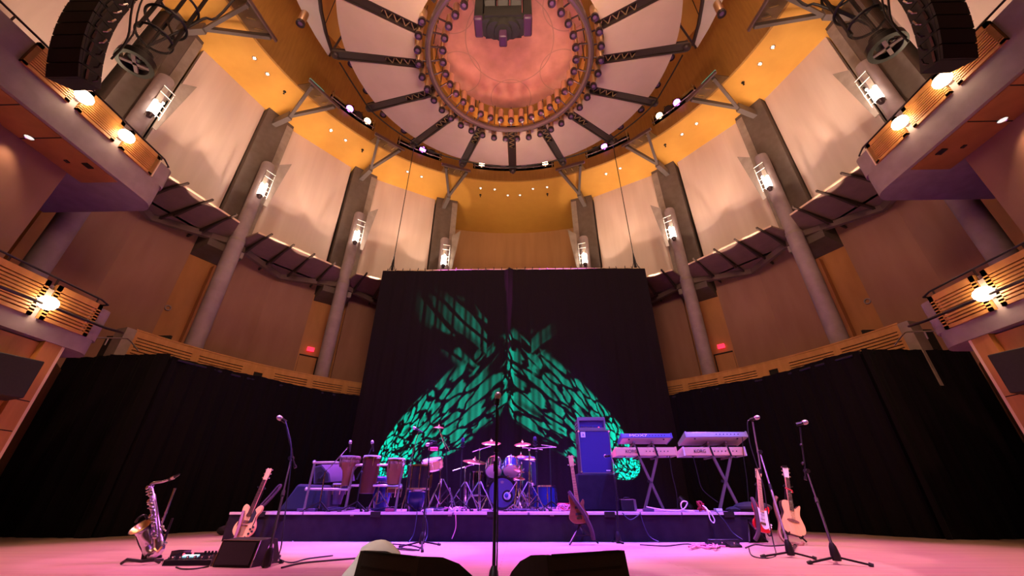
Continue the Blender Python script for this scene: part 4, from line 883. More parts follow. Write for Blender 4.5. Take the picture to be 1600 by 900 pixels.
part('tailpiece', MB().prism([(-.03, .02), (.03, .02), (.03, .12), (-.03, .12)], .001, .008, M), 'brasstruss', t)
part('bridge', MB().prism([(-.045, .135), (.045, .135), (.045, .15), (-.045, .15)], .0, .014, M), 'chrome', t)
for x, y in ((.10, .05), (.135, .08), (.13, .13), (.10, .105)): part('control_knob', MB().cyl(M @ V((x, y, 0)), M @ V((x, y, .018)), .013, n=10), 'ink', t)
part('strap', MB().tube(smooth([M @ V(p) for p in ((-.09, .31, .03), (-.06, .2, .05), (-.04, .08, .05), (-.035, -.03, .04), (-.07, -.08, .02))], 5, False), [.02]*21, 6), 'strapp', t)
part('strap_loop', MB().tube(smooth([M @ V(p) for p in ((.07, .4, -.05), (.13, .52, -.06), (.2, .68, -.08), (.23, .66, -.08), (.17, .5, -.06), (.1, .38, -.05))], 5, False), .018, 6), 'strap', t)
gstand('black stand holding the blond semi-hollow guitar', pZ(378, 848, 0), M)
# red double-cutaway solid guitar
Yr = 6.4; hp, bp = pY(1184.5, 734, Yr+.12), pY(1193, 831.5, Yr-.04); M, L = frame(hp, bp, 0); sc = L/.98
STR = [(.0, 0), (.1, .01), (.165, .07), (.16, .14), (.12, .2), (.115, .26), (.15, .33), (.155, .395), (.12, .41), (.08, .36), (.05, .325), (-.03, .325), (-.06, .36), (-.1, .43), (-.14, .45), (-.16, .40), (-.15, .33), (-.12, .26), (-.125, .2), (-.165, .14), (-.165, .06), (-.1, .005)]
STR = [(x*sc*.82, y*sc) for x, y in STR]
t, _ = guitar('solid_guitar', 'red solid body electric guitar with white pickguard on a stand', 'guitar', M, STR, .042, 'cherry', 'cherry', (.29*sc, .80*sc), L, (HST, 'mapleneck', 'mapleneck', 'mapleneck', (-.03,)), {'bridge_y': .1*sc})
part('pickguard', MB().prism(smooth([(.02*sc, .05*sc), (.1*sc, .1*sc), (.085*sc, .2*sc), (.1*sc, .33*sc), (.04*sc, .33*sc), (-.02*sc, .33*sc), (-.095*sc, .36*sc), (-.085*sc, .24*sc), (-.05*sc, .14*sc)], 4), .001, .006, M), 'pick', t)
for yy in (.14, .19, .25): part('pickup', MB().prism([(-.035, yy*sc), (.035, yy*sc), (.035, yy*sc+.016), (-.035, yy*sc+.016)], .005, .014, M), 'white', t)
part('bridge', MB().prism([(-.035, .09), (.035, .09), (.035, .12), (-.035, .12)], .001, .014, M), 'chrome', t)
for x, y in ((.085, .06), (.1, .09), (.105, .12)): part('control_knob', MB().cyl(M @ V((x, y, 0)), M @ V((x, y, .016)), .011, n=10), 'white', t)
part('strap', MB().tube(smooth([M @ V(p) for p in ((-.12, .4, .0), (-.115, .3, .05), (-.1, .15, .06), (-.09, -.02, .05), (-.13, -.14, .02))], 5, False), [.026]*21, 6), 'strap', t)
gstand('black stand holding the red solid guitar', pZ(1183, 848, 0), M)
# natural thin acoustic-electric guitar
Ya = 6.35; hp, bp = pY(1227, 729.5, Ya+.10), pY(1242, 836, Ya-.05); M, L = frame(hp, bp, 0); sc = L/1.02
AC = [(0, 0), (.11, .006), (.185, .06), (.195, .14), (.165, .22), (.135, .29), (.14, .36), (.16, .43), (.145, .45), (.1, .41), (.06, .38), (.03, .40), (-.03, .475), (-.1, .48), (-.145, .45), (-.155, .38), (-.135, .29), (-.165, .22), (-.195, .14), (-.185, .06), (-.11, .006)]
AC = [(x*sc*.9, y*sc) for x, y in AC]
t, _ = guitar('acoustic_guitar', 'natural spruce cutaway acoustic guitar on a stand at the riser end', 'guitar', M, AC, .07, 'spruce', 'rosewood', (.34*sc, .84*sc), L, (HSYM, 'mapleneck', 'rosewood', 'white', (-.05, .05)), {'bridge_y': .17*sc})
part('bridge', MB().prism(smooth([(-.075, .165), (0, .155), (.075, .165), (.07, .18), (.03, .19), (-.03, .19), (-.07, .18)], 3), .003, .014, M), 'strapb', t)
part('capo', MB().tube([M @ V((-.06, .66*sc, .03)), M @ V((.03, .645*sc, .03)), M @ V((.05, .63*sc, .0))], .009, 6), 'rcable', t)
part('tuner_clip', MB().box(M @ V((-.01, L+.0, .0)), (.06, .03, .03)), 'black', t)
part('strap', MB().tube(smooth([M @ V(p) for p in ((-.16, .44, -.03), (-.20, .34, -.03), (-.19, .22, -.03), (-.17, .1, -.02), (-.21, -.04, .02), (-.19, -.13, .06), (-.08, -.15, .08), (.02, -.13, .07), (.06, -.08, .05))], 5, False), .02, 6), 'strapb', t)
gstand('black stand holding the acoustic guitar', pZ(1243, 848, 0), M)
# bass guitar in front of the amplifier
Yb = 6.35; hp, bp = pY(891.5, 712, Yb+.12), pY(906.5, 818, Yb-.02); M, L = frame(hp, bp, 0); sc = L/1.02
BS = [(0, 0), (.09, .01), (.15, .07), (.14, .14), (.105, .19), (.1, .24), (.115, .3), (.1, .34), (.06, .3), (.03, .27), (-.03, .28), (-.07, .36), (-.1, .43), (-.125, .42), (-.125, .34), (-.12, .24), (-.14, .16), (-.155, .08), (-.09, .01)]
BS = [(x*sc*1.0, y*sc) for x, y in BS]
t, _ = guitar('bass_guitar', 'walnut bass guitar with a long headstock on a stand before the amplifier', 'bass guitar', M, BS, .045, 'walnut', 'walnut', (.26*sc, .84*sc), L, (HSYM, 'mapleneck', 'mapleneck', 'mapleneck', (-.05, .05)), {'bridge_y': .06*sc}, pin=4)
for yy in (.1, .18): part('pickup', MB().prism([(-.045, yy), (.045, yy), (.045, yy+.03), (-.045, yy+.03)], .001, .014, M), 'ink', t)
part('bridge', MB().prism([(-.035, .05), (.035, .05), (.035, .08), (-.035, .08)], .001, .014, M), 'chrome', t)
part('strap', MB().tube(smooth([M @ V(p) for p in ((-.1, .4, .02), (-.05, .3, .05), (.04, .15, .06), (.1, .02, .05), (.14, -.1, .03), (.15, -.2, .0))], 5, False), .028, 6), 'strap', t)
gs = thing('guitar_stand', 'black tripod stand under the walnut bass guitar', 'guitar stand', pZ(910, 850, 0))
c = pY(906, 821, Yb+.02); 
for p in (pZ(890, 851, .012), pZ(935, 849, .012), pZ(916, 843, .012)): part('leg', MB().bar(c, p, .02, .02), 'black', gs)
part('cross_brace', MB().bar(c.lerp(pZ(890, 851, .012), .55), c.lerp(pZ(935, 849, .012), .55), .012, .012), 'black', gs); part('post', MB().tube([c, pY(907, 800, Yb+.12), pY(900, 770, Yb+.16)], .012, 6), 'black', gs)
for k in (-1, 1): part('cradle_arm', MB().tube([c, M @ V((k*.07, .0, -.05)), M @ V((k*.075, -.015, .03))], .01, 6), 'black', gs)

# ---- microphone stands on the stage floor
def micstand(label, base, hub, top, mics, feet, boom=None, m='black', extra=None, pm=None):
    t = thing('microphone_stand', label, 'microphone stand', base, 'microphone stands')
    hub = V(hub); top = V(top)
    part('hub', MB().lathe([(.035, -.06), (.04, -.02), (.03, .05), (.016, .08)], hub, n=10), 'black', t)
    part('lower_pole', MB().cyl(hub, hub.lerp(top, .6), .0125, n=8), pm or m, t); part('upper_pole', MB().cyl(hub.lerp(top, .55), top, .009, n=8), pm or m, t)
    part('clutch', MB().cyl(hub.lerp(top, .57), hub.lerp(top, .63), .018, n=8), 'black', t)
    for f in feet:
        lg = part('leg', MB().bar(hub+V((0, 0, -.03)), V(f), .02, .016), m, t); part('rubber_foot', MB().cyl(V(f).lerp(hub, -.04), V(f).lerp(hub, .1), .017, n=8), 'black', lg)
    if boom:
        b = part('boom', MB().tube([V(p) for p in boom], .009, 8), pm or m, t); part('boom_joint', MB().cyl(top+V((0, -.03, 0)), top+V((0, .03, 0)), .022, n=10), 'black', b)
        part('counter_grip', MB().cyl(V(boom[0]), V(boom[0]).lerp(V(boom[1]), .25), .015, n=8), 'black', b)
    for a, b in mics: mic(t, a, b); clip(t, V(a).lerp(V(b), .35), (V(b)-V(a)).normalized())
    return t
Ym = 4.55
t = micstand('black boom microphone stand behind the small wedge monitor', pZ(424, 878, 0), pZ(419, 872, .07), pY(455, 716, Ym), [(pY(446, 659, Ym), pY(438.5, 654, Ym-.03))], [pZ(411, 884, .012), pZ(440, 878, .012), pZ(436, 869.5, .012)], [pY(461.8, 731, Ym), pY(457, 716, Ym-.01), pY(455.5, 702, Ym-.01), pY(450, 680, Ym-.01), pY(446, 658, Ym)])
part('cable', MB().tube(smooth([pY(446, 658, Ym-.02), pY(452, 680, Ym-.03), pY(455, 700, Ym-.03), pY(453, 740, Ym-.03), pY(447, 790, Ym-.04), pY(440, 850, Ym-.05), pZ(436, 872, .01), pZ(455, 879, .007), pZ(480, 873, .007), pZ(520, 868, .007)], 5, False), .006, 6), 'bcable', t)
Yc = 3.35
t = micstand('black straight microphone stand at centre stage between the two big wedges', V((pY(775, 700, Yc).x, Yc, 0)), V((pY(775, 700, Yc).x, Yc, .03)), pY(776.5, 632, Yc), [(pY(776, 632, Yc), pY(777.5, 621, Yc))], [V((pY(775, 700, Yc).x+.3*math.cos(q), Yc+.3*math.sin(q), .012)) for q in (-.5, 1.6, 3.6)])
part('cable', MB().tube(smooth([pY(776, 634, Yc-.01), pY(779, 650, Yc-.015), pY(777, 700, Yc-.015), pY(777.5, 800, Yc-.015), pY(776, 903, Yc-.02)], 5, False), .006, 6), 'cable', t)
part('clutch_ring', MB().cyl(pY(775.5, 702, Yc), pY(775.5, 707, Yc), .02, n=10), 'black', t)
Yf = 6.35
t = micstand('black microphone stand in front of the riser below the hand drums', pZ(659, 848, 0), pZ(659.5, 842, .07), pY(668, 745, Yf), [(pY(674, 693.5, Yf), pY(669.5, 694.5, Yf-.03))], [pZ(625.5, 854, .012), pZ(687, 851, .012), pZ(660, 861, .012)], [pY(668, 748, Yf), pY(669.5, 725, Yf), pY(671.5, 695, Yf)])
part('cable', MB().tube(smooth([pY(668, 740, Yf-.02), pY(666, 790, Yf-.03), pY(664, 835, Yf-.04), pZ(655, 858, .007), pZ(640, 860, .007), pZ(600, 856, .007)], 5, False), .005, 6), 'cable', t)
Ya_ = 5.2
t = micstand('brassy lit boom microphone stand beside the red guitar', pZ(1233, 864, 0), pZ(1233, 857, .08), pY(1187, 706, Ya_), [(pY(1173, 656, Ya_), pY(1181.5, 653, Ya_-.04))], [pZ(1191, 869.5, .012), pZ(1274, 872.5, .012), pZ(1243, 852, .012)], [pY(1189, 740, Ya_), pY(1185.5, 713, Ya_), pY(1181, 690, Ya_), pY(1176, 659, Ya_)], pm='railm')
part('cable', MB().tube(smooth([pY(1171, 656, Ya_), pY(1168, 661, Ya_), pY(1171, 690, Ya_), pY(1180, 720, Ya_-.02), pY(1193, 760, Ya_-.03), pY(1199, 800, Ya_-.04), pY(1208, 846, Ya_-.05), pZ(1212, 868, .007), pZ(1195, 872, .007), pZ(1175, 868, .007), pZ(1170, 856, .007)], 5, False), .006, 6), 'cable', t)
Yd = 4.83
t = micstand('black boom microphone stand nearest the audience beside the acoustic guitar', pZ(1305, 872, 0), pZ(1304, 864, .09), pY(1260.5, 736, Yd), [(pY(1244, 663.5, Yd), pY(1257, 660, Yd-.03))], [pZ(1264, 879.5, .012), pZ(1363, 883.5, .012), pZ(1301, 862, .012)], [pY(1258.8, 750, Yd), pY(1257.5, 728, Yd), pY(1253, 695, Yd), pY(1250, 667, Yd)])
part('clutch_knob', MB().sphere(pY(1252, 695, Yd), .018, 8).sphere(pY(1254.5, 724, Yd), .018, 8), 'black', t)
t = micstand('thin black microphone stand aimed at the bass cabinet', pZ(966, 845, 0), pZ(966, 841, .06), pY(962, 742, 6.6), [(pY(955, 712, 6.75), pY(944, 713, 7.15))], [pZ(957, 846, .01), pZ(973, 849, .01), pZ(962, 840, .01)], [pY(962, 745, 6.6), pY(960, 728, 6.6), pY(955, 712, 6.75)])

# ---- big wedges at the front and towel
def bigwedge(label, pts, flip):
    # pts: back top far, back top near ends (world); curved cheeks on the stage side
    a, b = pts; d = (b-a); d.z = 0; W = d.length; d = d.normalized(); n = V((-d.y, d.x, 0)); 
    if n.y < 0: n = -n
    h = a.z; o = (a+b)/2; o.z = 0
    t = thing('wedge_monitor', label, 'floor monitor', o, 'big wedge monitors')
    def q(u, v, z): return o+d*u+n*v+V((0, 0, z))
    prof = [(-.05, 0), (0, h)]+[(.02+.36*math.sin(rad(k*15)), h-(h-.06)*(1-math.cos(rad(k*15)))) for k in range(0, 7)]+[(.38, 0)]
    m = MB(); N = len(prof); vs = [q(u, v, z) for u in (-W/2+.012, W/2-.012) for v, z in prof]
    m.add(vs, [tuple(range(N)), tuple(range(2*N-1, N-1, -1))]+[(k, (k+1) % N, N+(k+1) % N, N+k) for k in range(N)])
    part('cabinet', m, 'grille', t)
    for u in (-1, 1):
        m = MB(); vs = [q(u*W/2+e, v, z+.004*(z > 0)) for e in (-.02 if u > 0 else 0, 0 if u > 0 else .02) for v, z in prof]; m.add(vs, [tuple(range(N)), tuple(range(2*N-1, N-1, -1))]+[(k, (k+1) % N, N+(k+1) % N, N+k) for k in range(N)])
        ck = part('side_cheek', m, 'blackm', t); part('handle_cup', MB().lathe([(0, .0), (.045, .002), (.05, .006)], q(u*W/2, .12, h*.42), d*u, 14), 'slot', ck)
    part('back_groove', MB().bar(q(-W/2+.03, -.006, h*.86), q(W/2-.03, -.006, h*.86), .006, .01), 'slot', t)
    for k in range(26): part('grille_tooth', MB().box(q(-W/2+.03+(W-.06)*k/25, .004, h+.002), (.012, .012, .008)), 'blackm', t)
zt_ = .33
bigwedge('big black wedge monitor with a white towel behind it at centre stage', (pZ(563, 862.5, zt_), pZ(655, 873, zt_)), 1)
bigwedge('big black wedge monitor without a towel at centre stage', (pZ(854, 870, zt_), pZ(976, 862, zt_)), 1)
c = pZ(571, 862, .33); c.y += .2; m = MB(); m.sphere((0, 0, 0), 1, 28); rr = random.Random(4)
for k, p in enumerate(m.v):
    f = 1+.12*math.sin(5*p.x+3*p.z+1)+.10*math.sin(7*p.y-4*p.x)+.03*math.sin(15*p.x+11*p.y); m.v[k] = V((c.x-.005+.125*p.x*f*(1.1-.3*p.z), c.y+.12*p.y*f, max(.004, .19+.185*p.z*(.9+.25*f*(1-abs(p.z))))))
tag(obj('towel', m, 'cloth', ang=80), 'crumpled white towel behind the big wedge monitor', 'towel')

# ---- amplifier stack
Yk = 7.75
cA, cB = pY(910, 740, Yk), pY(957.5, 739.5, Yk); wid = (cB-cA).x; z0 = cA.z; z1 = pY(904, 672, Yk).z; xc = (cA.x+cB.x)/2
t = thing('bass_cabinet', 'tall bass speaker cabinet with blue lit grille under the amplifier head', 'speaker cabinet', (xc, Yk+.2, z0))
part('cabinet', MB().span((xc-wid/2-.02, Yk+.02, z0), (xc+wid/2+.02, Yk+.42, z1)), 'cabside', t, bev=.01); part('grille_cloth', MB().span((xc-wid/2, Yk, z0+.02), (xc+wid/2, Yk+.03, z1-.02)), 'cabgrille', t)
pp = MB(); x0, x1 = xc-wid/2-.01, xc+wid/2+.01
for a, b in (((x0, z0+.01), (x0, z1-.01)), ((x1, z0+.01), (x1, z1-.01)), ((x0, z0+.01), (x1, z0+.01)), ((x0, z1-.01), (x1, z1-.01))): pp.bar((a[0], Yk, a[1]), (b[0], Yk, b[1]), .016, .016)
part('piping', pp, 'caseedge', t)
for x in (x0, x1):
    for z in (z0+.02, z1-.02): part('corner_cap', MB().sphere((x, Yk+.01, z), .026, 8), 'chrome', t)
lg = part('logo_plate', MB().span((xc-wid/2+.025, Yk-.006, z1-.13), (xc-wid/2+.11, Yk, z1-.035)), 'wprint', t); text('logo', 'a', .09, V((xc-wid/2+.067, Yk-.009, z1-.078)), (PI/2, 0, 0), 'cabgrille', lg)
part('model_badge', MB().span((xc+wid/2-.11, Yk-.005, z0+.04), (xc+wid/2-.035, Yk, z0+.06)), 'wprint', t); part('side_handle', MB().span((xc-wid/2-.03, Yk+.15, z0+.42), (xc-wid/2-.015, Yk+.27, z0+.52)), 'chrome', t)
t = thing('draped_case', 'bulky case under a black cloth carrying the bass cabinet', 'covered case', (xc+.04, Yk+.2, RZ))
q0, q1 = pY(905, 800, Yk-.04), pY(968, 800, Yk-.04)
part('cloth_cover', MB().hexa([V((q0.x-.02, Yk-.08, RZ)), V((q1.x+.03, Yk-.08, RZ)), V((q1.x+.05, Yk+.6, RZ)), V((q0.x-.02, Yk+.6, RZ))], [V((q0.x, Yk-.05, z0)), V((q1.x-.02, Yk-.05, z0)), V((q1.x-.02, Yk+.5, z0)), V((q0.x, Yk+.5, z0))]), 'skirt', t, bev=.03)
hz0, hz1 = z1+.005, pY(905, 653, Yk).z; hx0, hx1 = pY(903.5, 670, Yk).x, pY(946.5, 670, Yk).x
t = thing('amplifier_head', 'rack case amplifier head with red pilot light on the bass cabinet', 'amplifier', ((hx0+hx1)/2, Yk+.2, hz0))
part('case', MB().span((hx0, Yk+.06, hz0), (hx1, Yk+.45, hz1)), 'cabside', t, bev=.01)
f = MB(); 
for a, b in (((hx0, hz0+.012), (hx1, hz0+.012)), ((hx0, hz1-.012), (hx1, hz1-.012)), ((hx0+.012, hz0), (hx0+.012, hz1)), ((hx1-.012, hz0), (hx1-.012, hz1))): f.bar((a[0], Yk+.03, a[1]), (b[0], Yk+.03, b[1]), .028, .06)
part('case_frame', f, 'caseedge', t); part('front_panel', MB().span((hx0+.03, Yk+.05, hz0+.03), (hx1-.03, Yk+.062, hz1-.03)), 'cabgrille', t)
part('pilot_light', MB().sphere((hx1-.12, Yk+.045, hz0+.045), .014, 8), 'redled', t)
for k in range(6): part('control_knob', MB().cyl((hx0+.07+.045*k, Yk+.05, hz0+.055), (hx0+.07+.045*k, Yk+.03, hz0+.055), .011, n=8), 'chrome', t)
for k in range(3): part('side_rib', MB().span((hx0-.012, Yk+.08, hz0+.02+.05*k), (hx0+.002, Yk+.42, hz0+.045+.05*k)), 'caseedge', t)
a0 = pY(984, 799, Yk-.1); t = thing('practice_amplifier', 'small dark practice amplifier on the riser beside the covered case', 'amplifier', (a0.x, Yk, RZ))
part('cabinet', MB().span((a0.x-.13, Yk-.1, RZ), (a0.x+.12, Yk+.15, RZ+.18)), 'cabside', t, bev=.012); part('side_plate', MB().span((a0.x+.085, Yk-.112, RZ+.01), (a0.x+.125, Yk-.09, RZ+.175)), 'caseedge', t); part('handle', MB().tube([(a0.x-.06, Yk, RZ+.18), (a0.x-.04, Yk, RZ+.205), (a0.x+.04, Yk, RZ+.205), (a0.x+.06, Yk, RZ+.18)], .008, 6), 'black', t); part('grille', MB().span((a0.x-.115, Yk-.108, RZ+.02), (a0.x+.07, Yk-.1, RZ+.15)), 'grille', t)

# ---- keyboards on X stands, backs towards the audience
def keyboard(label, pL, pR, h, dep, m, word, tilt=0., ck=None, sz=.05, tx=.35, m2='kbunder', sxx=1., wm='ink', grp='stage keyboards'):
    L = (pR-pL).length; c = (pL+pR)/2
    t = thing('keyboard', label, 'keyboard', c, grp); R = Matrix.Rotation(tilt, 3, 'X'); 
    def q(x, y, z): return c+V((x, 0, 0))+R @ V((0, y, z))
    part('case', MB().hexa([q(-L/2, 0, 0), q(L/2, 0, 0), q(L/2, dep, 0), q(-L/2, dep, 0)], [q(-L/2, .01, h), q(L/2, .01, h), q(L/2, dep, h*.6), q(-L/2, dep, h*.6)]), m, t, bev=.006)
    part('bottom_plate', MB().hexa([q(-L/2+.01, .01, -.006), q(L/2-.01, .01, -.006), q(L/2-.01, dep-.01, -.006), q(-L/2+.01, dep-.01, -.006)], [q(-L/2+.01, .01, .002), q(L/2-.01, .01, .002), q(L/2-.01, dep-.01, .002), q(-L/2+.01, dep-.01, .002)]), m2, t)
    part('keybed', MB().hexa([q(-L/2+.05, dep*.5, h*.72), q(L/2-.05, dep*.5, h*.72), q(L/2-.05, dep-.01, h*.62), q(-L/2+.05, dep-.01, h*.62)], [q(-L/2+.05, dep*.5, h*.82), q(L/2-.05, dep*.5, h*.82), q(L/2-.05, dep-.01, h*.74), q(-L/2+.05, dep-.01, h*.74)]), 'kbkeys', t)
    for x in (-L/2, L/2): part('end_cheek', MB().hexa([q(x-.012, -.006, -.006), q(x+.012, -.006, -.006), q(x+.012, dep+.02, -.004), q(x-.012, dep+.02, -.004)], [q(x-.012, -.002, h+.006), q(x+.012, -.002, h+.006), q(x+.012, dep+.02, h*.6), q(x-.012, dep+.02, h*.6)]), ck or m, t)
    if word: text('lettering', word, sz, q(-L/2+L*tx, -.004, h*.48), (PI/2+tilt, 0, 0), wm, t, sx=sxx)
    for k in range(7): part('jack_socket', MB().cyl(q(-L/2+L*(.5+.06*k), .004, h*.5), q(-L/2+L*(.5+.06*k), -.003, h*.5), .009, n=8), 'ink', t)
    for x in (-.35, .35): part('rubber_foot', MB().cyl(q(L*x, .06, -.018), q(L*x, .06, -.004), .015, n=8), 'black', t)
    return q
Yk1 = 7.35
q = keyboard('cream backed synthesizer on the lower tier of the keyboard stand next to the amplifier', pY(964, 712, Yk1), pY(1058, 711.5, Yk1), .135, .33, 'kbcream', 'KORG', sz=.075, tx=.25)
q = keyboard('cream backed synthesizer on the lower tier of the keyboard stand near the red guitar', pY(1070, 712, Yk1), pY(1166, 711, Yk1), .135, .33, 'kbcream', 'KORG', sz=.075, tx=.26, ck='white')
keyboard('blue lit synthesizer lettered MOX7 on the upper tier', pY(972, 684, Yk1), pY(1050, 683.5, Yk1), .075, .33, 'kbback', 'MOX7', tilt=-.2, sz=.06, tx=.33, sxx=1.9, wm='wprint')
keyboard('silver backed piano keyboard on the upper tier near the red guitar', pY(1073, 683, Yk1-.05), pY(1168, 682, Yk1-.05), .09, .42, 'kbsilver', '', tilt=-.22)
def xstand(label, xl, xr, yt, feet):
    t = thing('keyboard_stand', label, 'keyboard stand', V((pY((xl+xr)/2, 795, Yk1).x, Yk1+.15, RZ)), 'keyboard X stands')
    for d in (.02, .3):
        a0, a1 = pY(xl, yt, Yk1+d), pY(xr, yt, Yk1+d); f0 = pY(feet[0], 795, Yk1+d); f1 = pY(feet[1], 795, Yk1+d); f0.z = f1.z = RZ+.02
        part('leg', MB().bar(a0, f1, .04, .03, (0, 1, 0)), 'brown_steel', t); part('leg', MB().bar(a1, f0, .04, .03, (0, 1, 0)), 'brown_steel', t)
    for x in (xl, xr):
        p0, p1 = pY(x, yt, Yk1), pY(x-7, yt-24, Yk1); part('upper_arm', MB().bar(p0+V((0, .05, 0)), p1+V((0, .06, .0)), .03, .03, (0, 1, 0)), 'brown_steel', t)
        part('support_tray', MB().bar(p0+V((0, -.02, -.012)), p0+V((0, .36, -.012)), .035, .025), 'brown_steel', t); part('upper_tray', MB().bar(p1+V((0, .02, -.02)), p1+V((0, .42, -.07)), .03, .025), 'brown_steel', t)
        part('strut_clamp', MB().bar(p0+V((.01, -.008, .0)), p0+V((-.02, -.012, .15)), .026, .01, (0, 1, 0)), 'black', t)
    part('pivot', MB().cyl(pY((xl+xr)/2+1, 752, Yk1), pY((xl+xr)/2+1, 752, Yk1+.33), .025, n=10), 'black', t)
xstand('dark X keyboard stand next to the amplifier', 998, 1027, 713, (1007, 1037))
xstand('dark X keyboard stand near the red guitar', 1114, 1142, 713, (1124, 1156))
for nm, pts in (('thin black cable hanging from the cream synthesizer near the amplifier', [pY(1046, 712, Yk1-.01), pY(1050, 740, Yk1-.02), pY(1057, 770, Yk1-.02), pY(1059, 796, Yk1-.02)]), ('thin black cable hanging left below the second cream synthesizer', [pY(1083, 713, Yk1-.01), pY(1090, 740, Yk1-.02), pY(1098, 765, Yk1-.02), pY(1122, 785, Yk1)]), ('thin black cable hanging right below the second cream synthesizer', [pY(1160, 683, Yk1-.06), pY(1162, 715, Yk1-.05), pY(1167, 750, Yk1-.03), pY(1170, 792, Yk1)])):
    cable('keyboard_cable', nm, pts, .006, 'cable')
# ================================================================== PERCUSSION
Yr_ = 7.15; Q = lambda x, y, d=0.: pY(x, y, Yr_+d)
t = thing('percussion_rack', 'silver pipe rack holding hand drums at the saxophone end of the riser', 'drum rack', Q(550, 797))
for a, b, nm in (((491.5, 723), (556, 722.5), 'top_bar'), ((479, 764), (545, 765), 'lower_bar'), ((554.5, 726.5), (631, 727), 'top_bar'), ((547, 758.5), (627, 759), 'lower_bar')): part(nm, MB().cyl(Q(*a), Q(*b), .019, n=10), 'caseedge', t)
for a, b in (((492, 722), (475, 796)), ((555, 720), (539, 797)), ((630, 720), (617.5, 799))):
    f = Q(*b, -.02); f.z = RZ+.01; part('leg', MB().cyl(Q(*a), f, .019, n=10), 'caseedge', t)
for p in ((491, 722), (479, 764), (554.5, 724), (546, 762), (630, 726), (626, 759)): part('pipe_clamp', MB().sphere(Q(*p), .034, 8), 'caseedge', t)
def handdrum(label, x0, x1, yt, yb, prof, m, head='hide', d=.05, ring='chrome', rope=None, grp='hand drums on the pipe rack'):
    a, b = Q(x0, yt, d), Q(x1, yt, d); R = (b-a).length/2; c = (a+b)/2; zb = Q(x0, yb, d).z; H = c.z-zb
    t = thing('hand_drum', label, 'hand drum', V((c.x, c.y, zb)), grp)
    part('shell', MB().lathe([(R*r, zb-c.z+H*h) for h, r in prof], c, n=24, cap1=False), m, t)
    part('head', MB().lathe([(R*1.0, -.01), (R*.98, .008), (0, .012)], c, n=24, cap0=False, cap1=False), head, t)
    part('rim', MB().lathe([(R*1.0, -.04), (R*1.06, -.04), (R*1.07, -.015), (R*1.0, -.01)], c, n=24, cap0=False, cap1=False), ring, t)
    if rope: part('rope_band', MB().lathe([(R*1.0, -H*.22), (R*1.02, -H*.12), (R*1.02, -.05)], c, n=24, cap0=False, cap1=False), rope, t)
    for k in range(6):
        g = 2*PI*k/6; part('tuning_lug', MB().cyl(c+V((R*1.06*math.cos(g), R*1.06*math.sin(g), -.02)), c+V((R*.95*math.cos(g), R*.95*math.sin(g), -.16)), .008, n=6), 'chrome', t)
    return t
handdrum('djembe with pale head and rope band in the first bay of the pipe rack', 533, 563, 714, 759, [(0, .42), (.3, .45), (.5, .55), (.75, .98), (1, 1)], 'djwood', ring='djrope', rope='djrope')
handdrum('tall mahogany hand drum with bright white head on the pipe rack', 569, 595, 713, 771, [(0, .8), (.15, .88), (.6, 1.0), (1, .95)], 'ashiko', ring='chrome')
handdrum('brown hand drum at the drum kit end of the pipe rack', 607, 633, 717, 757, [(0, .72), (.4, .95), (.7, 1), (1, .95)], 'djwood', ring='chrome', rope='djrope')
handdrum('small dark drum clamped low in the first bay of the pipe rack', 521, 543, 756, 788, [(0, .55), (.4, .7), (1, 1)], 'purplewedge', d=.18, grp=None)
handdrum('squat drum clamped under the brown hand drum', 604, 628, 760, 770, [(0, 1), (1, 1)], 'ashiko', d=.06, grp=None)
# congas behind on the floor
for x0, x1, yt, d, lab in ((588, 612, 752, .45, 'blue lit conga standing behind the pipe rack'), (640, 664, 766, .3, 'blue conga barrel behind the dark tom')):
    a, b = Q(x0, yt, d), Q(x1, yt, d); R = (b-a).length/2; c = (a+b)/2; H = c.z-RZ
    t = thing('conga', lab, 'conga', V((c.x, c.y, RZ)))
    part('shell', MB().lathe([(R*.75, -H), (R*.95, -H*.7), (R*1.15, -H*.4), (R, 0)], c, n=24), 'shellblue', t); part('head', MB().lathe([(R*1.0, 0), (R*.97, .012), (0, .014)], c, n=24, cap0=False, cap1=False), 'hide', t); part('rim', MB().lathe([(R*1.0, -.03), (R*1.07, -.02), (R*1.06, .01), (R*1.0, .01)], c, n=24, cap0=False, cap1=False), 'chrome', t)
a = Q(594, 747, .25); t = thing('drum_stool', 'round blue topped stool behind the tall mahogany drum', 'stool', V((a.x, a.y, RZ)))
part('seat', MB().lathe([(.13, -.05), (.15, -.03), (.15, .0), (.12, .02), (0, .025)], a, n=20), 'stool', t); part('post', MB().cyl((a.x, a.y, RZ+.1), (a.x, a.y, a.z-.04), .016, n=8), 'chrome', t); drumlegs(t, (a.x, a.y, RZ), .24, 0, (-100, 20, 140), top=.3)
# monitor and cover behind the rack
a = Q(489, 726, .5); b = Q(537, 757, .5)
t = thing('floor_monitor', 'purple lit wedge monitor on end behind the pipe rack', 'floor monitor', V(((a.x+b.x)/2, a.y, b.z)))
m = MB(); pr = [Q(490, 729, .5), Q(502, 726, .5), Q(515, 740, .5), Q(517, 753, .5), Q(490, 756, .5)]; m.add(pr+[p+V((.32, .28, .03)) for p in pr], [(0, 1, 2, 3, 4), (9, 8, 7, 6, 5)]+[(k, (k+1) % 5, 5+(k+1) % 5, 5+k) for k in range(5)]); part('cabinet', m, 'purplewedge', t)
part('side_grille', MB().add([p+V((.01, -.012, 0)) for p in (Q(492, 731, .5), Q(501, 729, .5), Q(512, 741, .5), Q(513, 751, .5), Q(492, 754, .5))], [(0, 1, 2, 3, 4)]), 'grille', t); part('side_handle', MB().lathe([(0, 0), (.05, .002), (.055, .01)], Q(500, 742, .46), (0, -1, 0), 14), 'slot', t)
b0 = Q(466, 796, .3); t = thing('covered_case', 'dark cloth covered case at the saxophone end of the riser', 'covered case', V((b0.x, b0.y, RZ)))
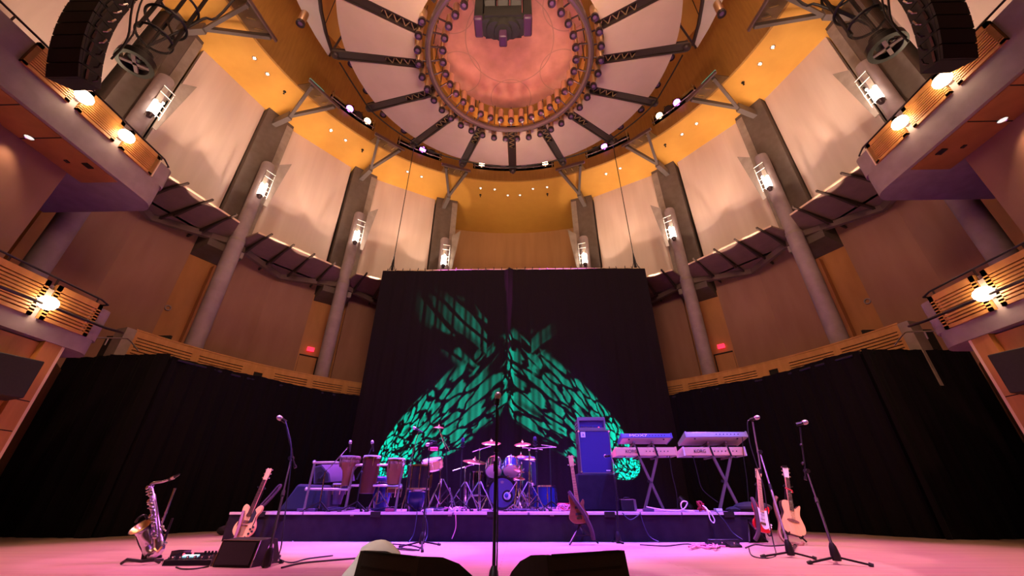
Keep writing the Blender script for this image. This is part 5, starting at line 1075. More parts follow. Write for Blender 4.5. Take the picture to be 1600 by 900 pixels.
tp = Q(466, 756, .3).z; m = MB(); m.hexa([V((b0.x-.32, b0.y-.06, RZ)), V((b0.x+.5, b0.y-.06, RZ)), V((b0.x+.5, b0.y+.55, RZ)), V((b0.x-.32, b0.y+.6, RZ))], [V((b0.x-.12, b0.y, tp)), V((b0.x+.42, b0.y, tp-.02)), V((b0.x+.42, b0.y+.45, tp-.02)), V((b0.x-.12, b0.y+.5, tp))]); part('cloth_cover', m, 'case', t, bev=.04)
t = thing('small_table', 'small black table under the purple lit wedge monitor', 'table', V(((Q(515, 760, .6)).x, Yr_+.6, RZ))); q0 = Q(490, 757, .5); q1 = Q(538, 757, .5)
part('table_top', MB().span((q0.x-.02, Yr_+.45, q0.z-.04), (q1.x+.02, Yr_+.9, q0.z-.005)), 'black', t)
for x in (q0.x+.02, q1.x-.02):
    for y in (Yr_+.5, Yr_+.85): part('leg', MB().cyl((x, y, RZ), (x, y, q0.z-.04), .015, n=8), 'black', t)
# boom mics over the rack
def boomstand(label, base, pole, bm, a, b, legs=(-150, -30, 90), m='chrome', R=.24, body='black'):
    t = thing('boom_stand', label, 'microphone stand', base, 'boom microphone stands on the riser')
    part('pole', MB().cyl(V(base)+V((0, 0, .05)), pole, .011, n=8), m, t); part('boom', MB().cyl(bm[0], bm[1], .008, n=8), m, t); part('boom_joint', MB().sphere(pole, .025, 8), 'black', t)
    tripod(t, base, R, .14, legs, 'black'); part('counter_grip', MB().cyl(bm[0], V(bm[0]).lerp(V(bm[1]), .18), .014, n=8), 'black', t); mic(t, a, b, body); return t
def fl(x, d): p = Q(x, 797, d); p.z = RZ; return p
boomstand('boom microphone stand over the djembe', fl(498, -.22), Q(508.5, 736, -.2), [Q(500, 748, -.2), Q(543.5, 699, 0)], Q(546.5, 706, 0), Q(547.5, 690, 0))
boomstand('boom microphone stand over the bright white drum head', fl(556, -.2), Q(565, 738, -.15), [Q(558, 749, -.15), Q(581, 699, 0)], Q(583.5, 705, 0), Q(581.5, 690, 0), m='black')
boomstand('tall boom stand with a round headed microphone between rack and dark tom', fl(632, .2), Q(641.5, 719, .2), [Q(641, 722, .2), Q(653.5, 676, .2)], Q(660, 675.5, .2), Q(646, 668, .17))
# dark tom on three legs
a, b = Q(641, 728, .05), Q(675, 728, .05); R = (b-a).length/2; c = (a+b)/2; zb = Q(641, 764, .05).z
t = thing('floor_tom', 'dark floor tom on chrome legs beside the pipe rack', 'drum', V((c.x, c.y, RZ)))
drum(t, V((c.x, c.y, zb)), R, c.z-zb, (0, 0, 1), 'shellblk', 'hide')
for g in (-160, -20, 90):
    u = V((math.cos(rad(g)), math.sin(rad(g)), 0)); part('leg', MB().tube([V((c.x, c.y, zb+.2))+u*R*1.07, V((c.x, c.y, zb-.08))+u*R*1.07, V((c.x, c.y, RZ+.1))+u*R*1.25, V((c.x, c.y, RZ+.012))+u*R*1.3], .009, 6), 'chrome', t)
# timbale, block and splash on one tall stand
s0 = fl(687, .15)
t = thing('timbale', 'shallow tan shelled drum on a tall chrome stand', 'drum', s0)
tc = Q(676, 733, .15); drum(t, tc, .165, .15, V((-.1, -.28, 1)), 'spruce', 'hide'); part('pole', MB().cyl(s0+V((0, 0, .08)), Q(688, 722, .18), .012, n=8), 'chrome', t); part('support_arm', MB().cyl(Q(688, 728, .18), tc+V((.05, .05, 0)), .01, n=8), 'chrome', t); drumlegs(t, s0, .3, 0, (-120, -10, 110), top=.48)
s1 = fl(699, .35); t = thing('splash_cymbal_stand', 'small splash cymbal high on a boom stand between tom and drum kit', 'cymbal stand', s1)
cymbal(t, Q(685.5, 668, .3), .105, V((.05, -.15, 1))); part('pole', MB().cyl(s1+V((0, 0, .08)), Q(697, 700, .35), .011, n=8), 'black', t); part('boom', MB().cyl(Q(703, 706, .33), Q(686, 671, .3), .009, n=8), 'chrome', t); part('boom', MB().cyl(Q(697, 702, .35), Q(688, 676, .3), .009, n=8), 'chrome', t); drumlegs(t, s1, .25, 0, (-60, 60, 180), 'black', top=.35)
bk = Q(677, 701.5, .1); t = thing('percussion_block', 'bright pink percussion block clamped over the tan drum', 'percussion block', bk)
part('block', MB().box(bk, (.16, .07, .055)), 'pinkblock', t, bev=.01); part('clamp', MB().box(bk+V((.04, .03, .06)), (.12, .03, .03)).cyl(bk+V((.09, .03, -.1)), bk+V((.09, .03, .1)), .009, n=8), 'black', t)
bl = Q(678, 693, .12); tag(obj('cowbell', MB().hexa([bl+V((-.07, -.03, 0)), bl+V((.05, -.02, 0)), bl+V((.05, .02, 0)), bl+V((-.07, .03, 0))], [bl+V((-.07, -.03, .05)), bl+V((.05, -.02, .035)), bl+V((.05, .02, .035)), bl+V((-.07, .03, .05))]), 'black', bev=.006), 'black cowbell just above the pink percussion block', 'cowbell')

# ================================================================== DRUM KIT
Yd0 = 7.75; D = lambda x, y, d=0.: pY(x, y, Yd0+d)
def dfl(x, d): p = D(x, 797, d); p.z = RZ; return p
kc = D(784.5, 770); R = (D(808, 770)-D(761, 770)).length/2; kc.z = RZ+R+.02
t = thing('kick_drum', 'bass drum with blue lit front head and round port hole', 'bass drum', V((kc.x, kc.y, RZ)))
part('shell', MB().lathe([(R*.97, .02), (R*.97, .42)], kc, (0, 1, 0), 36, False, False), 'shellblk', t); part('front_head', MB().lathe([(R*.9, -.004), (R*.5, -.006), (0, -.006)], kc, (0, 1, 0), 36, False, False), 'kickhead', t); part('black_border', MB().lathe([(R*.985, .0), (R*.86, -.006)], kc, (0, 1, 0), 36, False, False), 'shellblk', t)
for y in (0, .42): part('hoop', MB().lathe([(R*.96, y-.02), (R*1.03, y-.02), (R*1.04, y+.02), (R*.96, y+.02), (R*.96, y-.02)], kc, (0, 1, 0), 36, False, False), 'shellblk', t)
for k in range(8): g = PI/8+k*PI/4; u = V((math.cos(g), 0, math.sin(g))); part('claw', MB().box(kc+u*R*1.03+V((0, 0, 0)), (.03, .06, .03)).cyl(kc+u*R*1.05, kc+u*R*1.05+V((0, .2, 0)), .006, n=6), 'chrome', t)
ho = kc+V((.095, -.008, -.055)); part('port_hole', MB().lathe([(.0, -.001), (.075, -.001), (.09, -.003), (.095, 0)], ho, (0, 1, 0), 24), 'slot', t); part('pillow', MB().lathe([(0, .0), (.06, -.001), (.062, .002)], ho+V((-.004, -.004, .0)), (0, -1, 0), 20), 'pinkhead', t, 'pale damping pillow seen through the port hole')
cr = kc+V((0, -.01, R*.62)); part('head_emblem', MB().prism([(-.035, .02), (-.02, .008), (0, .026), (.02, .008), (.035, .02), (.02, -.022), (-.02, -.022)], -.001, .001, Matrix.Translation(cr) @ Matrix.Rotation(PI/2, 4, 'X')), 'conc', t)
for k in (-1, 1): part('spur', MB().tube([kc+V((k*R*.95, .1, -.05)), V((kc.x+k*R*1.35, kc.y-.08, RZ+.01))], .01, 6), 'chrome', t)
part('tom_mount', MB().cyl(kc+V((0, .2, R)), kc+V((0, .2, R+.2)), .02, n=8), 'chrome', t)
for x, y, rr, lab, sh in ((771.5, 737, .145, 'black rack tom tilted at the audience on the hi-hat side of the kick drum', 'shellblk'), (798.5, 736.5, .14, 'blue lit rack tom tilted at the audience on the amplifier side of the kick drum', 'shellblue')):
    c = D(x, y, .1); t = thing('rack_tom', lab, 'drum', c, 'rack toms'); drum(t, c, rr, .23, V((0, .72, .7)), sh, 'pinkhead'); mic(t, c+V((.0, .14, .3)), c+V((-.0, .1, .23)))
a = D(749.5, 738, .35); zb = D(749, 774, .35).z
t = thing('floor_tom', 'black floor tom on the pipe rack side of the kick drum', 'drum', V((a.x, a.y, RZ))); drum(t, V((a.x, a.y, zb)), .17, a.z-zb, (0, 0, 1), 'shellblk', 'hide')
for g in (-160, -20, 90): u = V((math.cos(rad(g)), math.sin(rad(g)), 0)); part('leg', MB().tube([V((a.x, a.y, zb+.1))+u*.185, V((a.x, a.y, RZ+.012))+u*.22], .009, 6), 'chrome', t)
a = D(850, 760, .3); t = thing('floor_tom', 'blue lit floor tom on the amplifier side of the kick drum', 'drum', V((a.x, a.y, RZ))); drum(t, V((a.x, a.y, RZ+.05)), .215, a.z-RZ-.05, (0, 0, 1), 'shellblue', 'hide')
for g in (-160, -20, 90): u = V((math.cos(rad(g)), math.sin(rad(g)), 0)); part('leg', MB().tube([V((a.x, a.y, RZ+.3))+u*.23, V((a.x, a.y, RZ+.012))+u*.25], .009, 6), 'chrome', t)
a = D(821, 740, .9); t = thing('covered_drum', 'large navy covered drum standing behind the cymbals', 'drum', V((a.x, a.y, RZ))); part('shell', MB().lathe([(.2, -.34), (.215, 0), (.2, .30), (.0, .31)], a, V((0, -.25, 1)), 24), 'nav', t); part('stand', MB().cyl((a.x, a.y, RZ), (a.x, a.y, a.z-.3), .02, n=8), 'chrome', t); drumlegs(t, (a.x, a.y, RZ), .25, 0, (-120, 0, 120), top=.3)
def cymstand(label, base, pole, boom, c, R, ax, legs=(-150, -30, 90), lr=.3, top=.45):
    t = thing('cymbal_stand', label, 'cymbal stand', base); part('lower_pole', MB().cyl(V(base)+V((0, 0, .06)), V(base).lerp(V(pole), .6), .014, n=8), 'chrome', t); part('upper_pole', MB().cyl(V(base).lerp(V(pole), .58), pole, .010, n=8), 'chrome', t); part('height_clamp', MB().cyl(V(base).lerp(V(pole), .57), V(base).lerp(V(pole), .62), .02, n=8), 'chrome', t)
    if boom: bo = part('boom_arm', MB().cyl(boom[0], boom[1], .010, n=8), 'chrome', t); part('boom_joint', MB().sphere(pole, .026, 8), 'chrome', bo); part('tilter', MB().cyl(V(boom[1]), V(c)+V((0, 0, .05)), .009, n=8).sphere(boom[1], .02, 8), 'chrome', bo)
    drumlegs(t, base, lr, 0, legs, top=top); cymbal(t, c, R, ax); return t
cymstand('cymbal stand with the lowest wide cymbal on the pipe rack side of the kit', dfl(725, -.05), D(727, 730, 0), (D(707, 735.5, -.02), D(739.5, 725.5, .05)), D(741.5, 721, .05), .215, V((.12, -.22, 1)))
cymstand('cymbal stand with high crash cymbal above the black rack tom', dfl(748, -.1), D(749.5, 702, 0), (D(738, 706, -.02), D(766, 697, .1)), D(767.5, 692, .1), .185, V((.02, -.3, 1)))
cymstand('cymbal stand with high crash cymbal beside the condenser microphone', dfl(827, -.05), D(827, 702.5, 0), (D(848, 702.5, 0), D(817, 699, .1)), D(816.5, 694, .1), .16, V((-.05, -.33, 1)))
cymstand('cymbal stand with small low ride cymbal by the condenser microphone stand', dfl(833, .3), D(829, 724, .35), (D(836, 721, .35), D(828, 719, .35)), D(828, 717, .35), .13, V((0, -.18, 1)), lr=.22)
cymstand('small cymbal stand with splash cymbal in front of the navy drum', dfl(817, .5), D(815, 722, .5), None, D(814, 713, .5), .10, V((0, -.25, 1)), lr=.2, top=.3)
b = dfl(811, .05); t = thing('hi_hat_stand', 'hi-hat stand with pink lit cymbals between kick drum and navy drum', 'hi-hat', b)
part('pole', MB().cyl(b+V((0, 0, .05)), D(815, 725, .1), .012, n=8), 'chrome', t); cymbal(t, D(811, 747, .0), .11, V((.1, -.3, 1)), 'lower_cymbal'); cymbal(t, D(811, 735, .0), .10, V((.25, -.25, 1)), 'upper_cymbal'); part('arm', MB().cyl(D(819, 732, 0), D(806, 752, -.05), .009, n=8), 'chrome', t); drumlegs(t, b, .22, 0, (-90, 30, 150), top=.35)
km = dfl(803, -.28); t = thing('kick_microphone', 'small boom microphone at the kick drum port hole', 'microphone stand', km)
part('stand', MB().tube([km+V((.0, 0, .02)), D(808, 752, -.2), D(803, 750, -.18)], .009, 6), 'chrome', t); part('boom', MB().cyl(D(807, 753, -.2), D(795, 772, -.1), .008, n=6), 'chrome', t); part('microphone', MB().lathe([(.02, -.05), (.035, -.03), (.035, .04), (.0, .05)], ho+V((-.015, -.06, .01)), (0, 1, .1), 12), 'stool', t); tripod(t, km, .16, .1, (-150, -30, 90), 'chrome')
def condenser(label, base, top, boom, c, legs=(-150, -30, 90)):
    t = thing('overhead_microphone', label, 'microphone stand', base); part('pole', MB().cyl(V(base)+V((0, 0, .05)), top, .012, n=8), 'black', t)
    if boom: part('boom', MB().cyl(boom[0], boom[1], .009, n=8), 'chrome', t); part('boom_joint', MB().sphere(top, .024, 8), 'black', t)
    part('microphone', MB().lathe([(.018, -.075), (.028, -.06), (.028, .02), (.03, .025), (.03, .08), (.018, .1), (0, .102)], c, n=14), 'nav', t); part('shock_mount', MB().lathe([(.04, -.05), (.045, -.05), (.045, -.03), (.04, -.03)], c, n=14).lathe([(.04, .0), (.045, .0), (.045, .02), (.04, .02)], c, n=14), 'black', t); tripod(t, base, .25, .16, legs, 'black'); return t
condenser('upright condenser microphone on a black stand on the pipe rack side of the kit', dfl(718, -.15), D(722, 702, -.05), None, D(723, 693, -.05))
condenser('condenser microphone on a long boom above the amplifier side of the kit', dfl(839.5, -.1), D(838, 706, -.02), (D(835, 700, -.02), D(869, 698.5, .1)), D(836, 691, -.02))
b = dfl(862, .1); t = thing('boom_stand', 'plain black boom stand behind the blue lit floor tom', 'microphone stand', b); part('pole', MB().cyl(b+V((0, 0, .05)), D(859, 700, .15), .011, n=8), 'black', t); part('boom', MB().cyl(D(846, 695, .2), D(868, 698, .1), .009, n=8), 'chrome', t); tripod(t, b, .22, .15, (-150, -30, 90), 'black')
b = dfl(784, 1.0); t = thing('drum_throne', 'black drum throne behind the kick drum', 'stool', b); part('seat', MB().lathe([(.15, .42), (.17, .44), (.17, .48), (.14, .51), (0, .515)], b, n=20), 'black', t); part('post', MB().cyl(b+V((0, 0, .08)), b+V((0, 0, .43)), .018, n=8), 'chrome', t); drumlegs(t, b, .25, 0, (-90, 30, 150), top=.3)
b = dfl(790, .65); t = thing('snare_drum', 'snare drum on its stand behind the rack toms', 'drum', b); drum(t, b+V((0, 0, .45)), .175, .14, V((0, .05, 1)), 'chrome', 'hide'); part('stand', MB().cyl(b+V((0, 0, .05)), b+V((0, 0, .45)), .014, n=8), 'chrome', t); drumlegs(t, b, .25, 0, (-90, 30, 150), top=.3)

# ================================================================== LOOSE THINGS ON RISER AND FLOOR
rr = random.Random(5)
def coil(nm, label, x, d, m, r=.005, n=26, rx=.14, rz_=.06, base=Yd0, fx=pY, z0=None):
    c = pY(x, 797, base+d); c.z = (RZ if z0 is None else z0)+.02; pts = []
    for k in range(n): g = k*1.05; q = rx*(.5+.5*rr.random()); pts.append(c+V((q*math.cos(g), q*.8*math.sin(g), max(-.012, rz_*rr.random()*1.1-.01))))
    return cable(nm, label, pts, r, m, 4)
coil('cable_coil', 'tangle of red and pink cable on the riser beside the bass guitar', 884, -.2, 'rcable', n=30, rz_=.10); coil('cable_coil', 'pale cable tangle among the red cable beside the bass guitar', 880, -.35, 'pcable', n=24, rz_=.09)
coil('cable_coil', 'violet lit cable heap between the tall drum stand and the kit', 712, -.2, 'pcable', n=30, rx=.22, rz_=.05); coil('cable_coil', 'dark cable heap on the riser below the dark tom', 676, -.4, 'bcable', n=30, rx=.24, rz_=.05); coil('cable_coil', 'white cable bundle on the riser edge before the cymbal stands', 710, -.75, 'wcable', n=18, rx=.08, rz_=.06)
coil('cable_coil', 'dark cable heap under the pipe rack by the djembe', 530, -.35, 'bcable', n=34, rx=.3, rz_=.05, base=Yd0); coil('cable_coil', 'blue cable heap before the tall mahogany drum', 592, -.4, 'bcable', n=28, rx=.25, rz_=.05); coil('cable_coil', 'blue cable spread right of the kick drum on the riser', 820, -.3, 'bcable', n=30, rx=.28, rz_=.03)
coil('cable_coil', 'red cable coil standing on the riser below the second keyboard stand', 1097, -.45, 'rcable', n=24, rx=.07, rz_=.13, r=.009)
for k, (x, d, w, mm, lab, _) in enumerate(((1013, -.5, .16, 'pedal board lit violet on the riser below the first keyboard stand', 'purplewedge', 0), (1145, -.5, .12, 'small dark floor box on the riser below the second keyboard stand', 'black', 0), (1122, -.35, .1, 'pale connector box on the riser below the second keyboard stand', 'wprint', 0), (670, -.7, .13, 'white connector box on the riser edge below the tan drum', 'wprint', 0), (480, -.5, .3, 'flat violet lit stage box at the saxophone end of the riser', 'purplewedge', 0), (610, -.55, .14, 'red topped foot pedal before the brown hand drum', 'pinkblock', 0))):
    c = pY(x, 797, Yd0+d); tag(obj('floor_box', MB().box((c.x, c.y, RZ+.022), (w, .1, .044)), lab, bev=.006), mm, 'floor box')
c = lambda x, y, yy=6.72: pY(x, y, yy)
cable('cable_loop', 'white cable loop standing on the riser edge below the keyboards', [c(1010, 792, 7), c(1040, 797, 6.9), c(1065, 797, 6.85), c(1074, 786, 6.85), c(1068, 783, 6.85), c(1064, 788, 6.85), c(1068, 797, 6.84), c(1085, 799, 6.84)], .009, 'wcable')
cable('cable_loop', 'white cable loop hanging over the riser front below the second keyboard stand', [c(1098, 790, 6.9), c(1105, 796, 6.74), c(1110, 812, 6.69), c(1115, 817, 6.69), c(1116, 811, 6.69), c(1109, 800, 6.7), c(1102, 794, 6.8)], .009, 'wcable')
for lab, pts in (('thin cable hanging down the riser front below the tan drum', [c(652, 798, 6.71), c(650, 815, 6.69), c(646, 835, 6.68), c(638, 848, 6.6)]), ('thin cable hanging beside the front microphone stand', [c(660, 798, 6.71), c(667, 815, 6.69), c(668, 835, 6.68), c(664, 846, 6.6)]), ('pink cable hanging down the riser front before the drum kit', [c(711, 796, 6.75), c(712, 806, 6.69), c(712, 825, 6.68), c(706, 842, 6.65)]), ('thin dark cable sagging on the riser front below the covered case', [c(972, 801, 6.71), c(985, 812, 6.69), c(1000, 803, 6.7)]), ('dark cable falling from the riser to the floor near the keyboards', [c(1000, 800, 6.71), c(1006, 820, 6.69), c(1015, 838, 6.67), c(1030, 847, 6.6)]), ('dark cable falling down the riser front near the second keyboard stand', [c(1120, 800, 6.71), c(1133, 815, 6.69), c(1145, 832, 6.67), c(1160, 843, 6.6)])): cable('riser_cable', lab, pts, .006, 'bcable' if 'pink' not in lab else 'pcable')
z = lambda x, y: pZ(x, y, .008)
for lab, pts, m in (('pink lit cable winding over the floor behind the towel', [z(580, 868), z(590, 862), z(578, 856), z(600, 850), z(640, 852), z(660, 857)], 'cable'), ('cable crossing the floor from wedge to front microphone stand', [z(585, 862), z(620, 857), z(640, 858), z(655, 860)], 'cable'), ('dark cable lying along the floor from the small wedge to the towel', [z(440, 887), z(470, 880), z(510, 876), z(560, 872)], 'cable'), ('cable running along the foot of the riser to the pedals', [z(1000, 851), z(1040, 853), z(1075, 850), z(1110, 857)], 'cable'), ('cable on the floor between pedals and the brassy stand', [z(1165, 856), z(1180, 851), z(1200, 853), z(1225, 852)], 'cable')): cable('floor_cable', lab, pts, .008, m)
cable('cable_heap', 'tangled cable heap on the floor at the foot of the riser below the keyboards', [pZ(1075+30*rr.random()+k*.9, 848+9*rr.random(), .01+.03*rr.random()) for k in range(34)], .008, 'pcable', 4)
for x, y, w, lab in ((1118, 857, .13, 'black foot pedal at the cable heap end of the pedal row'), (1132, 855, .14, 'black foot pedal in the middle of the pedal row'), (1151, 856, .15, 'black foot pedal at the red guitar end of the pedal row')):
    g = pZ(x, y, 0); t = thing('foot_pedal', lab, 'effects pedal', g, 'pedal row before the riser'); part('pedal_body', MB().hexa([V((-w/2, 0, 0)), V((w/2, 0, 0)), V((w/2, .14, 0)), V((-w/2, .14, 0))], [V((-w/2, 0, .025)), V((w/2, 0, .025)), V((w/2, .14, .06)), V((-w/2, .14, .06))]), 'gloss', t, world=False, bev=.004); part('footswitch', MB().cyl((0, .04, .035), (0, .035, .055), .012, n=8), 'chrome', t, world=False)
g = pZ(1135, 850, 0); tag(obj('power_strip', MB().box((g.x, g.y+.08, .025), (.42, .06, .05)), 'black', bev=.006), 'black power strip behind the pedal row', 'power strip')
g = pZ(460, 846, 0); tag(obj('tent_card', MB().hexa([V((g.x-.035, g.y, 0)), V((g.x+.035, g.y, 0)), V((g.x+.035, g.y+.05, 0)), V((g.x-.035, g.y+.05, 0))], [V((g.x-.035, g.y+.024, .06)), V((g.x+.035, g.y+.024, .06)), V((g.x+.035, g.y+.027, .06)), V((g.x-.035, g.y+.027, .06))]), 'white'), 'little white folded card on the floor at the riser foot', 'card')
g = pZ(350, 838, 0); m = MB(); m.sphere((g.x, g.y+.45, .15), .26, 18, (1.15, .9, .75)); m.sphere((g.x-.15, g.y+.3, .07), .14, 12, (1.4, .9, .6)); tag(obj('gear_bag', m, 'bag'), 'black soft gear bag at the saxophone end of the riser', 'bag')
g = pY(1172, 797, 7.3); m = MB(); m.sphere((g.x+.05, g.y, RZ+.06), .2, 18, (1.5, .9, .42)); m.sphere((g.x-.2, g.y+.02, RZ+.03), .12, 12, (1.5, .9, .4)); tag(obj('jacket', m, 'bag'), 'crumpled dark jacket lying on the riser behind the red guitar', 'jacket')
# floor projectors that throw the green pattern on the backdrop
FIX = {}
for nm, loc, aim, lab in (('a', (3.75, 10.0, .16), (2.45, 10.8, 1.68), 'small floor projector behind the keyboards'), ('b', (-4.05, 9.95, .16), (-2.78, 10.8, 1.68), 'small floor projector behind the pipe rack')):
    L = V(loc); d = (V(aim)-L).normalized(); t = thing('gobo_projector', lab+' throwing green light on the backdrop', 'projector', (L.x, L.y, 0)); b = L+V((0, 0, .36))
    part('base', MB().box((L.x, L.y, .38 if L.z else 0), (.24, .24, .03)), 'black', t); part('barrel', MB().lathe([(.05, -.3), (.08, -.24), (.08, 0), (.07, .04)], b+V((0, 0, .04)), d, 14, cap1=False), 'black', t)
    FIX[nm] = (b+V((0, 0, .04))+d*.07, V(aim))
# ================================================================== LIGHT
def lamp(kind, nm, loc, e, c=(1, 1, 1), r=.1, tgt=None, size=60, blend=.3, sx=None, sy=None):
    l = bpy.data.lights.new(nm, kind); l.energy = e; l.color = c; o = link(nm, l); o.location = loc
    if kind in ('POINT', 'SPOT'): l.shadow_soft_size = r
    if kind == 'SPOT': l.spot_size = rad(size); l.spot_blend = blend
    if kind == 'AREA': l.shape = 'RECTANGLE'; l.size = sx; l.size_y = sy or sx
    if tgt is not None: o.rotation_euler = (V(tgt)-V(loc)).to_track_quat('-Z', 'Y').to_euler()
    o.visible_camera = True
    return o
def gobo(o, scale, thr, seed, rot=0.):
    l = o.data; l.use_nodes = True; nt = l.node_tree; L = nt.links.new; em = nt.nodes['Emission']
    tc = nt.nodes.new('ShaderNodeTexCoord'); sp = nt.nodes.new('ShaderNodeSeparateXYZ'); L(tc.outputs['Normal'], sp.inputs[0])
    cb = nt.nodes.new('ShaderNodeCombineXYZ')
    for k, ax in enumerate('XY'):
        d = nt.nodes.new('ShaderNodeMath'); d.operation = 'DIVIDE'; L(sp.outputs[ax], d.inputs[0]); L(sp.outputs['Z'], d.inputs[1]); L(d.outputs[0], cb.inputs[k])
    mp = nt.nodes.new('ShaderNodeMapping'); mp.inputs['Scale'].default_value = (scale[0], scale[1], 1); mp.inputs['Location'].default_value = (seed, seed*.7, 0); mp.inputs['Rotation'].default_value = (0, 0, rot); L(cb.outputs[0], mp.inputs[0])
    nz = nt.nodes.new('ShaderNodeTexNoise'); nz.inputs['Scale'].default_value = 1.3; L(mp.outputs[0], nz.inputs['Vector'])
    ad = nt.nodes.new('ShaderNodeMixRGB'); ad.blend_type = 'LINEAR_LIGHT'; ad.inputs[0].default_value = .35; L(mp.outputs[0], ad.inputs[1]); L(nz.outputs['Color'], ad.inputs[2])
    vo = nt.nodes.new('ShaderNodeTexVoronoi'); vo.feature = 'DISTANCE_TO_EDGE'; vo.inputs['Scale'].default_value = 1; L(ad.outputs[0], vo.inputs['Vector'])
    rp = nt.nodes.new('ShaderNodeValToRGB'); rp.color_ramp.elements[0].position = thr; rp.color_ramp.elements[1].position = thr+.05; L(vo.outputs['Distance'], rp.inputs[0])
    n2 = nt.nodes.new('ShaderNodeTexNoise'); n2.inputs['Scale'].default_value = .45; L(mp.outputs[0], n2.inputs['Vector'])
    r2 = nt.nodes.new('ShaderNodeValToRGB'); r2.color_ramp.elements[0].position = .36; r2.color_ramp.elements[1].position = .46; L(n2.outputs['Fac'], r2.inputs[0])
    mu = nt.nodes.new('ShaderNodeMath'); mu.operation = 'MULTIPLY'; L(rp.outputs[0], mu.inputs[0]); L(r2.outputs[0], mu.inputs[1])
    lf = nt.nodes.new('ShaderNodeLightFalloff'); lf.inputs['Strength'].default_value = 1; m3 = nt.nodes.new('ShaderNodeMath'); m3.operation = 'MULTIPLY'; L(mu.outputs[0], m3.inputs[0]); L(lf.outputs['Linear'], m3.inputs[1]); L(m3.outputs[0], em.inputs['Strength'])
G = (.0, 1.0, .52)
for nm, e in (('a', 9500), ('b', 8500)):
    p, aim = FIX[nm]; o = lamp('SPOT', 'gobo_lamp', p, e, G, .004, aim, 40.5, .12); gobo(o, (21, 15), .085, 3.1 if nm == 'a' else 8.4)
WARM = (1, .62, .36); WW = (1, .70, .52); PINK = (1, .42, .80); VIO = (.42, .08, 1); MAG = (1, .20, .85); BLUE = (.08, .10, 1)
for s in (-1, 1):
    for a0, a1 in PAN:
        am = (a0+a1)/2
        for q, zz, e in ((am+5.5, 5.75, 430), (am, 5.6, 380), (am-5.5, 5.9, 430)):
            lamp('SPOT', 'panel_uplight', pol(7.2 if am > 35 else 7.65, q, zz if am > 35 else zz+.55, s), e, WW, .02, pol(9.2, q-.3, 11.6, s), 36, .18)
    for q in (88,): lamp('SPOT', 'panel_uplight', pol(6.9, q, 6.6, s), 300, WW, .02, pol(9.5, q, 10.5, s), 60, .35)
    for a in (71, 51): lamp('SPOT', 'ledge_fill', pol(6.4, a, 4.4, s), 75, (1, .66, .44), .15, pol(9.2, a, 7.1, s), 75, .8)  # added warm spots in mid air to brighten the ledge undersides
    for a in CA: lamp('POINT', 'sconce_lamp', pol(8.45, a, 8.95, s), 20, (1, .80, .60), .02)
    for a in (72, 50, 28, 8): lamp('SPOT', 'soffit_uplight', pol(6.6, a, 7.4, s), 270, (1, .66, .40), .25, pol(9.0, a, 12.5, s), 70, .7)
    lamp('SPOT', 'balcony_soffit_downlight', (s*7.29, 3.97, 5.38), 30, WARM, .05, (s*7.29, 4.0, 0), 80, .6)
    lamp('SPOT', 'wall_wash_lamp', (s*7.1, 3.1, 5.25), 70, (1, .72, .45), .08, (s*7.46, 3.6, 3.8), 110, .9)
    lamp('SPOT', 'side_wall_lamp', (s*5.2, 2.2, 2.9), 42, WARM, .1, (s*6.9, 5.0, 1.9), 70, .8)
    lamp('SPOT', 'violet_stage_beam', pol(7.3, 52, 13.2, s), 22000, VIO, .1, (s*.8, 8.0, .6), 30, .5)
    lamp('SPOT', 'magenta_stage_beam', pol(7.3, 29.3, 13.2, s), 9000, (1, .12, .8), .1, (s*-.8, 7.7, .6), 34, .5)
    lamp('SPOT', 'balcony_pink_fill', (s*2.5, 6.5, 1.2), 24, (1, .45, .62), .3, (s*6.8, 5.2, 3.2), 45, .8)  # added pinkish spot over the stage to tint the balcony concrete
    lamp('SPOT', 'sax_violet_beam', (s*.5, -1.5, 7.5), 900, (.55, .15, 1), .1, (s*3.6, 4.6, .5), 14, .6)
    lamp('SPOT', 'warm_stage_beam', pol(7.3, 46, 13.2, s), 1500, WARM, .1, (s*2.4, 6.8, .4), 24, .5)
    lamp('SPOT', 'front_indigo_beam', (s*3.0, -2.5, 11.0), 9000, (.22, .07, 1), .1, (s*1.7, 7.6, .7), 24, .5)
    lamp('SPOT', 'overhead_pink_beam', (s*2.4, 3.2, 12.0), 12000, (1, .38, .66), .1, (s*1.0, 5.1, .0), 27, .35)
    lamp('SPOT', 'overhead_rose_beam', (s*4.6, 3.0, 12.0), 7000, (1, .30, .52), .1, (s*4.2, 5.0, .0), 26, .6)
    lamp('SPOT', 'guitar_beam', (s*5.2, -2.0, 9.5), 2600, (1, .60, .42), .1, (s*4.35, 6.3, .5), 9, .5)
    lamp('SPOT', 'side_amber_beam', (s*5.0, -1.5, 6.0), 700, (1, .46, .26), .15, (s*6.3, 6.2, .0), 48, .7)
    lamp('SPOT', 'reflector_fill', (s*4.9, 4.6, 11.6), 90, (1, .74, .55), .1, (s*6.3, 5.4, 14.2), 110, .8)  # added spot to brighten the white reflectors and upper ceiling
    lamp('AREA', 'ambient_fill', (s*4.0, 1.5, 15.6), 240, (1, .56, .36), tgt=(s*3, 6, 0), sx=3, sy=3)  # soft area light added for warm ambient, no fixture modelled
    lamp('SPOT', 'lower_wall_fill', (s*1.0, 1.2, 6.3), 650, (1, .42, .30), .3, (s*8.2, 10.0, 4.6), 50, .9)  # added spot in the air, stands for stage bounce on the lower walls
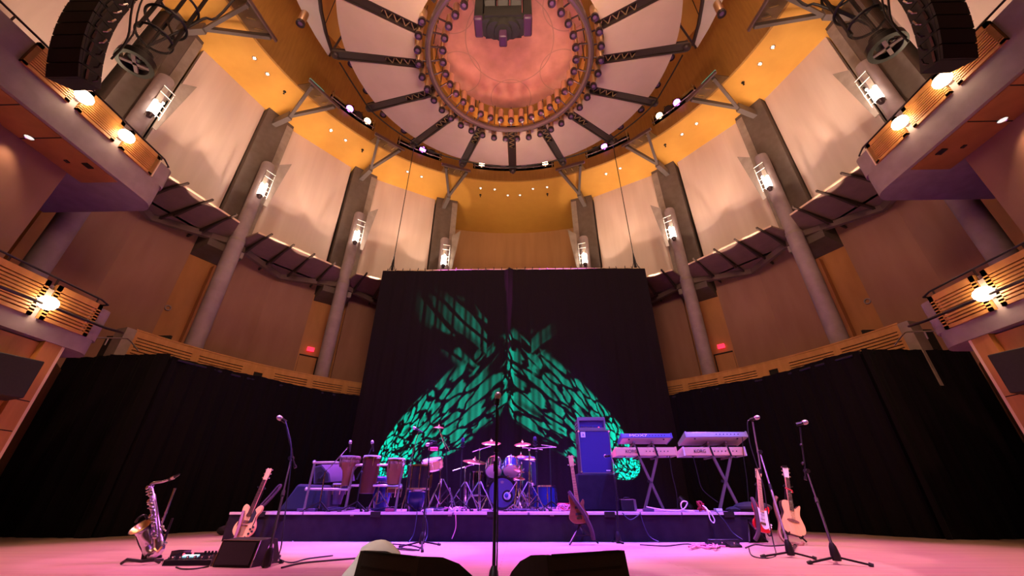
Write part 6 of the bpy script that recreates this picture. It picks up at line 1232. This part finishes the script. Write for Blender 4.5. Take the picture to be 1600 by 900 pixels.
for k, (x, y, sz, e, c, ox) in enumerate([(-.2, 4.9, 15, 12000, (1, .72, .78), 1.5), (1.2, 5.7, 13, 11000, (1, .66, .76), -1.), (2.3, 4.6, 12, 4500, (1, .48, .70), 2.), (-1.6, 5.4, 12, 4500, (1, .5, .8), -2.), (-2.4, 4.4, 10, 3000, (.9, .25, 1), 1.), (.6, 3.9, 10, 3500, (.9, .35, 1), -2.5), (3.4, 5.3, 10, 3000, (1, .40, .60), 0.), (-3.4, 5.0, 12, 2200, (1, .3, .6), -1.), (-.9, 6.0, 8, 4500, (.8, .3, 1), 2.5)]):
    lamp('SPOT', 'floor_pattern_beam', (x+ox, y-2.2, 12.0), e, c, .06, (x, y, 0), sz, .12)
lamp('SPOT', 'blue_top_beam', (0, 7.0, 10.0), 9000, BLUE, .1, (-.4, 7.6, .8), 30, .4)
lamp('SPOT', 'blue_top_beam', (4.9, 4.0, 10.2), 10000, BLUE, .1, (2.3, 7.6, .8), 20, .4)
lamp('SPOT', 'blue_top_beam', (-4.9, 4.0, 10.2), 8000, BLUE, .1, (-2.4, 7.6, .8), 20, .4)
for s in (-1, 1): lamp('SPOT', 'canopy_rose_uplight', (s*1.1, 7.2, 9.4), 85, (1, .36, .26), .2, (0, 6.2, 11.6), 130, .6)
lamp('SPOT', 'lip_fill', (-2.2, -2.5, 4.0), 800, (1, .86, .84), .1, (-.95, 2.7, .25), 18, .7)  # white spot added to brighten the towel and wedge backs
lamp('SPOT', 'canopy_back_fill', (0, 8.6, 8.4), 170, (1, .66, .42), .2, (0, 8.3, 11), 130, .7)  # added warm spot under the canopy for its rear panels
lamp('AREA', 'canopy_warm_uplight', (0, 1.5, 7.5), 520, (1, .64, .42), tgt=(0, 6.4, 11), sx=2.5, sy=2.5)
w = bpy.data.worlds.new('hall_air'); SC.world = w; w.use_nodes = True; w.node_tree.nodes['Background'].inputs[0].default_value = (.02, .012, .01, 1); w.node_tree.nodes['Background'].inputs[1].default_value = .3
SC.view_settings.view_transform = 'Standard'; SC.view_settings.look = 'None'; SC.view_settings.exposure = 0; SC.view_settings.gamma = 1
SC.cycles.use_denoising = True; SC.cycles.max_bounces = 6; SC.cycles.diffuse_bounces = 3; SC.cycles.glossy_bounces = 3; SC.cycles.transparent_max_bounces = 8; SC.cycles.sample_clamp_indirect = 6

for o in SC.objects:
    if o.get('label') and len(o['label'].split()) > 16: print('LONG', len(o['label'].split()), o['label'])
_seen = {}
for o in SC.objects:
    if o.parent is None and o.get('label'):
        if o['label'] in _seen: print('DUP', o['label'])
        _seen[o['label']] = 1
